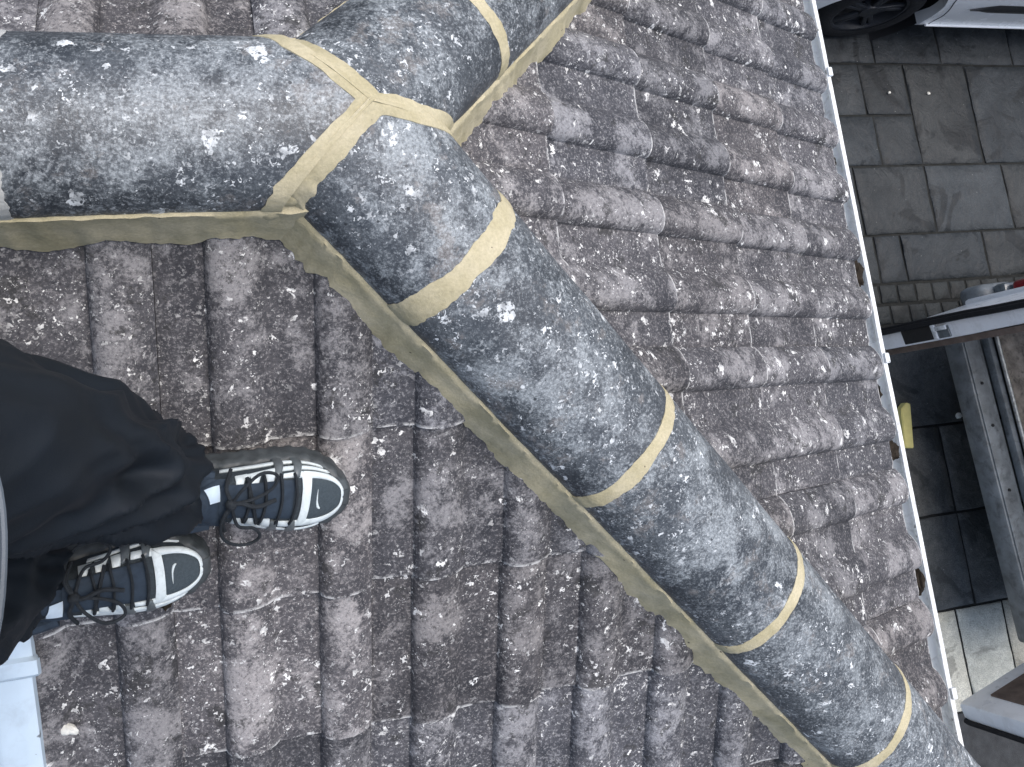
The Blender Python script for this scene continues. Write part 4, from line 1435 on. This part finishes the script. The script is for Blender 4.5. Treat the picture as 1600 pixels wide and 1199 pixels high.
LEG_L = [((-0.240, -0.449, -0.135), 0.060, 0.056), ((-0.244, -0.444, -0.06), 0.064, 0.062), ((-0.262, -0.434, 0.02), 0.072, 0.070), ((-0.310, -0.416, 0.12), 0.080, 0.080),
         ((-0.365, -0.398, 0.23), 0.092, 0.094), ((-0.430, -0.405, 0.33), 0.100, 0.100), ((-0.500, -0.425, 0.44), 0.105, 0.108), ((-0.550, -0.450, 0.56), 0.115, 0.115)]
LEG_R = [((-0.425, -0.532, -0.195), 0.060, 0.058), ((-0.430, -0.538, -0.11), 0.066, 0.066), ((-0.448, -0.547, 0.0), 0.074, 0.075), ((-0.470, -0.557, 0.12), 0.082, 0.084),
         ((-0.495, -0.562, 0.24), 0.094, 0.096), ((-0.530, -0.557, 0.35), 0.102, 0.104), ((-0.560, -0.532, 0.46), 0.108, 0.110), ((-0.575, -0.502, 0.56), 0.115, 0.115)]
PELV = [((-0.545, -0.49, 0.46), 0.10, 0.13), ((-0.56, -0.49, 0.56), 0.125, 0.185), ((-0.55, -0.485, 0.66), 0.125, 0.18), ((-0.53, -0.48, 0.76), 0.115, 0.165)]
bm = bmesh.new()
loft(bm, dense(LEG_L)); loft(bm, dense(LEG_R)); loft(bm, dense(PELV))
bmesh.ops.recalc_face_normals(bm, faces=bm.faces[:])
me = bpy.data.meshes.new('trousers'); bm.to_mesh(me); bm.free()
tmp = bpy.data.objects.new('trousers_base', me); COL.objects.link(tmp)
md = tmp.modifiers.new('r', 'REMESH'); md.mode = 'VOXEL'; md.voxel_size = 0.0055
ms = tmp.modifiers.new('s', 'SMOOTH'); ms.iterations = 6; ms.factor = 0.5
dg = bpy.context.evaluated_depsgraph_get()
me2 = bpy.data.meshes.new_from_object(tmp.evaluated_get(dg))
bpy.data.objects.remove(tmp)
def axis_near(p, leg):
    best = None
    for (a, ra, _), (b, rb, _) in zip(leg, leg[1:]):
        a, b = Vector(a), Vector(b)
        t = max(0, min(1, (p - a).dot(b - a) / (b - a).length_squared))
        q = a.lerp(b, t); d = (p - q).length
        if best is None or d < best[0]: best = (d, q, (b - a).normalized(), a.z + (b.z - a.z) * t)
    return best
me2.update()
nor = [v.normal.copy() for v in me2.vertices]
for v, nn in zip(me2.vertices, nor):
    p = v.co.copy()
    bl, br = axis_near(p, LEG_L), axis_near(p, LEG_R)
    bst, leg = (bl, 0) if bl[0] < br[0] else (br, 7)
    h = p.z - (-0.135 if leg == 0 else -0.195)
    r = p - bst[1]
    ang = math.atan2(r.y, r.x)
    # soft diagonal folds, tighter near the hem and behind the knee
    q1 = mn.noise(Vector((math.cos(ang) * 1.2 + leg, math.sin(ang) * 1.2, h * 8 + ang * 0.9)))
    q2 = mn.noise(Vector((math.cos(ang) * 2.2 + leg + 9, math.sin(ang) * 2.2, h * 17 - ang * 2.4)))
    q3 = mn.noise(p * 9.0)
    amp = 0.018 * math.exp(-((h - 0.07) / 0.09) ** 2) + 0.016 * math.exp(-((h - 0.27) / 0.12) ** 2) + 0.0055
    amp *= min(1.0, max(0.12, (h - 0.004) / 0.045))
    ridge = 1 - abs(q1) * 2.6
    v.co = p + nn * (amp * (ridge * 0.9 - 0.4) + 0.5 * amp * q2 + 0.008 * q3)
trs = link_mesh('trousers', me2, TROUSER, person, True, 180)

# socks / ankles seen inside the collar
for c0, c1 in ((WL(0.07, 0, 0.05), Vector((-0.232, -0.444, -0.06))), (WR(0.07, 0, 0.05), Vector((-0.430, -0.566, -0.11)))):
    tube('sock', [c0, c0.lerp(c1, .5), c1], 0.038, S_TONGUE, person, 20)

# jacket: a hanging hem over the hips, front folds, pale bands
JR = [(0.52, -0.4425, 0.142, 0.150), (0.56, -0.4405, 0.142, 0.150), (0.64, -0.4365, 0.142, 0.160), (0.74, -0.435, 0.134, 0.196), (0.86, -0.444, 0.126, 0.200), (0.98, -0.444, 0.122, 0.205), (1.06, -0.450, 0.105, 0.190), (1.11, -0.458, 0.06, 0.10)]
def jac(th, z, off=0.0):
    cx = smooth_table([(r[0], r[1]) for r in JR], z); rx = smooth_table([(r[0], r[2]) for r in JR], z); ry = smooth_table([(r[0], r[3]) for r in JR], z)
    f = 1 + 0.022 * math.sin(th * 5 + z * 9) * max(0, 1 - (z - 0.52) / 0.3) + 0.02 * nz(math.cos(th) * 2, math.sin(th) * 2, z * 8)
    return Vector((cx + (rx * f + off) * math.cos(th), -0.478 + (ry * f + off) * math.sin(th), z + 0.02 * math.cos(th) * 0))
def jac_shell(name, z0, z1, off, mat, nzr, th0=0, th1=2 * PI, nth=72, cap=False, par=person):
    V, F = [], []
    closed = abs(th1 - th0 - 2 * PI) < 1e-6
    cols = nth if closed else nth + 1
    for i in range(nzr + 1):
        for k in range(cols): V.append(jac(th0 + (th1 - th0) * k / nth, z0 + (z1 - z0) * i / nzr, off))
    for i in range(nzr):
        for k in range(nth):
            a = i * cols + k; b = i * cols + (k + 1) % cols
            F.append((a, b, b + cols, a + cols))
    if cap: F.append(tuple(nzr * cols + k for k in range(cols)))
    bm = bmesh.new(); vs = [bm.verts.new(v) for v in V]
    for f in F: bm.faces.new([vs[k] for k in f])
    return bm_obj(name, bm, mat, par)
jk = jac_shell('jacket', 0.52, 1.11, 0.0, JACKET, 40, cap=True)
tube('jacket_hem', [jac(2 * PI * k / 72, 0.522) for k in range(72)], 0.003, JACKET, jk, 8, True)
jac_shell('reflective_band', 0.60, 0.63, 0.0012, JACKETB, 3, par=jk)
for s in (-1, 1):
    y = -0.478 + s * 0.20
    pts = smooth_path([(-0.45, y, 1.02), (-0.46, y + s * 0.07, 0.90), (-0.44, y + s * 0.08, 0.78), (-0.38, y + s * 0.02, 0.86), (-0.34, y - s * 0.03, 0.95)], 5)
    tube('sleeve', pts, [0.075 - 0.03 * i / (len(pts) - 1) for i in range(len(pts))], JACKET, jk, 18)

# ------------------------------------------------------------------ loose bits
o = clump('pebble', (-0.401, -0.791, -0.791 * T + 0.006), (0.0155, 0.0090, 0.006), PEBBLE, 'flat whitish stone chip lying on the tiles beside the pale verge', 'stone', 3)
o.rotation_euler = (PITCH, 0, -0.35)
for (x, y, r, lab) in ((4.00, -0.57, 0.020, 'white pebble on the dark paving beside the van bumper'), (3.995, 1.44, 0.010, 'tiny white pebble on the paving, nearer the gutter of two by the car'), (4.294, 1.436, 0.012, 'tiny white pebble on the paving, farther from the gutter of two by the car')):
    clump('pebble', (x, y, gz + 0.010), (r, r * 0.8, r * 0.7), PEBBLE, lab, 'stone', x * 3, amp=0.2)
moss = [(1.419, -0.121, 0.020, 0.040, 'large dark moss clump in the gutter below the setts'), (1.421, -0.563, 0.018, 0.026, 'dark moss clump in the gutter beside the yellow foam strip'),
        (1.4125, -0.42, 0.010, 0.022, 'small moss clump in the gutter just below the middle bracket'), (1.424, -0.865, 0.015, 0.030, 'dark moss clump in the gutter above the pale slabs'), (1.412, 0.18, 0.008, 0.014, 'small moss crumb in the gutter two rolls below the upper bracket')]
for i, (x, y, a, b, lab) in enumerate(moss):
    clump('dark_clump', (x, y, GZ + 0.014), (a, b, 0.016), MOSS, lab, 'moss', i + 2.5, 'moss in the gutter', amp=0.5)
clump('dark_clump', (-0.250, -0.600, -0.600 * T + 0.004), (0.012, 0.028, 0.010), MOSS, 'black lump standing in for a broken tile and its hole below the toe of the lower shoe', 'moss', 8.5, None, amp=0.5)  # added lump stands in for the dark hole and chunk of a broken tile
# yellow foam offcut, one end cut slanting
bm = bmesh.new()
out = [(-0.032, -0.125), (0.032, -0.125), (0.034, 0.125), (0.004, 0.130), (-0.034, 0.090)]
lo = [bm.verts.new((x, y, 0)) for x, y in out]; hi = [bm.verts.new((x * .96, y * .99, 0.045)) for x, y in out]
bm.faces.new(lo[::-1]); bm.faces.new(hi)
for k in range(5): bm.faces.new((lo[k], lo[(k + 1) % 5], hi[(k + 1) % 5], hi[k]))
bmesh.ops.bevel(bm, geom=bm.edges[:], offset=0.004, segments=2, affect='EDGES')
yo = bm_obj('foam_strip', bm, YELLOW)
yo.location = (3.60, -0.59, gz + 0.006); yo.rotation_euler = (0, 0, -0.14)
tag(yo, 'pale yellow foam strip with slanted end lying just beyond the gutter', 'foam strip')
# metal ring half under the bumper
ro = tube('metal_ring', [(0.035 * math.cos(2 * PI * k / 24), 0.035 * math.sin(2 * PI * k / 24), 0) for k in range(24)], 0.006, GALV, None, 8, True)
ro.location = (4.10, -0.44, gz + 0.012)
tag(ro, 'small grey metal ring on the paving under the van bumper', 'ring')
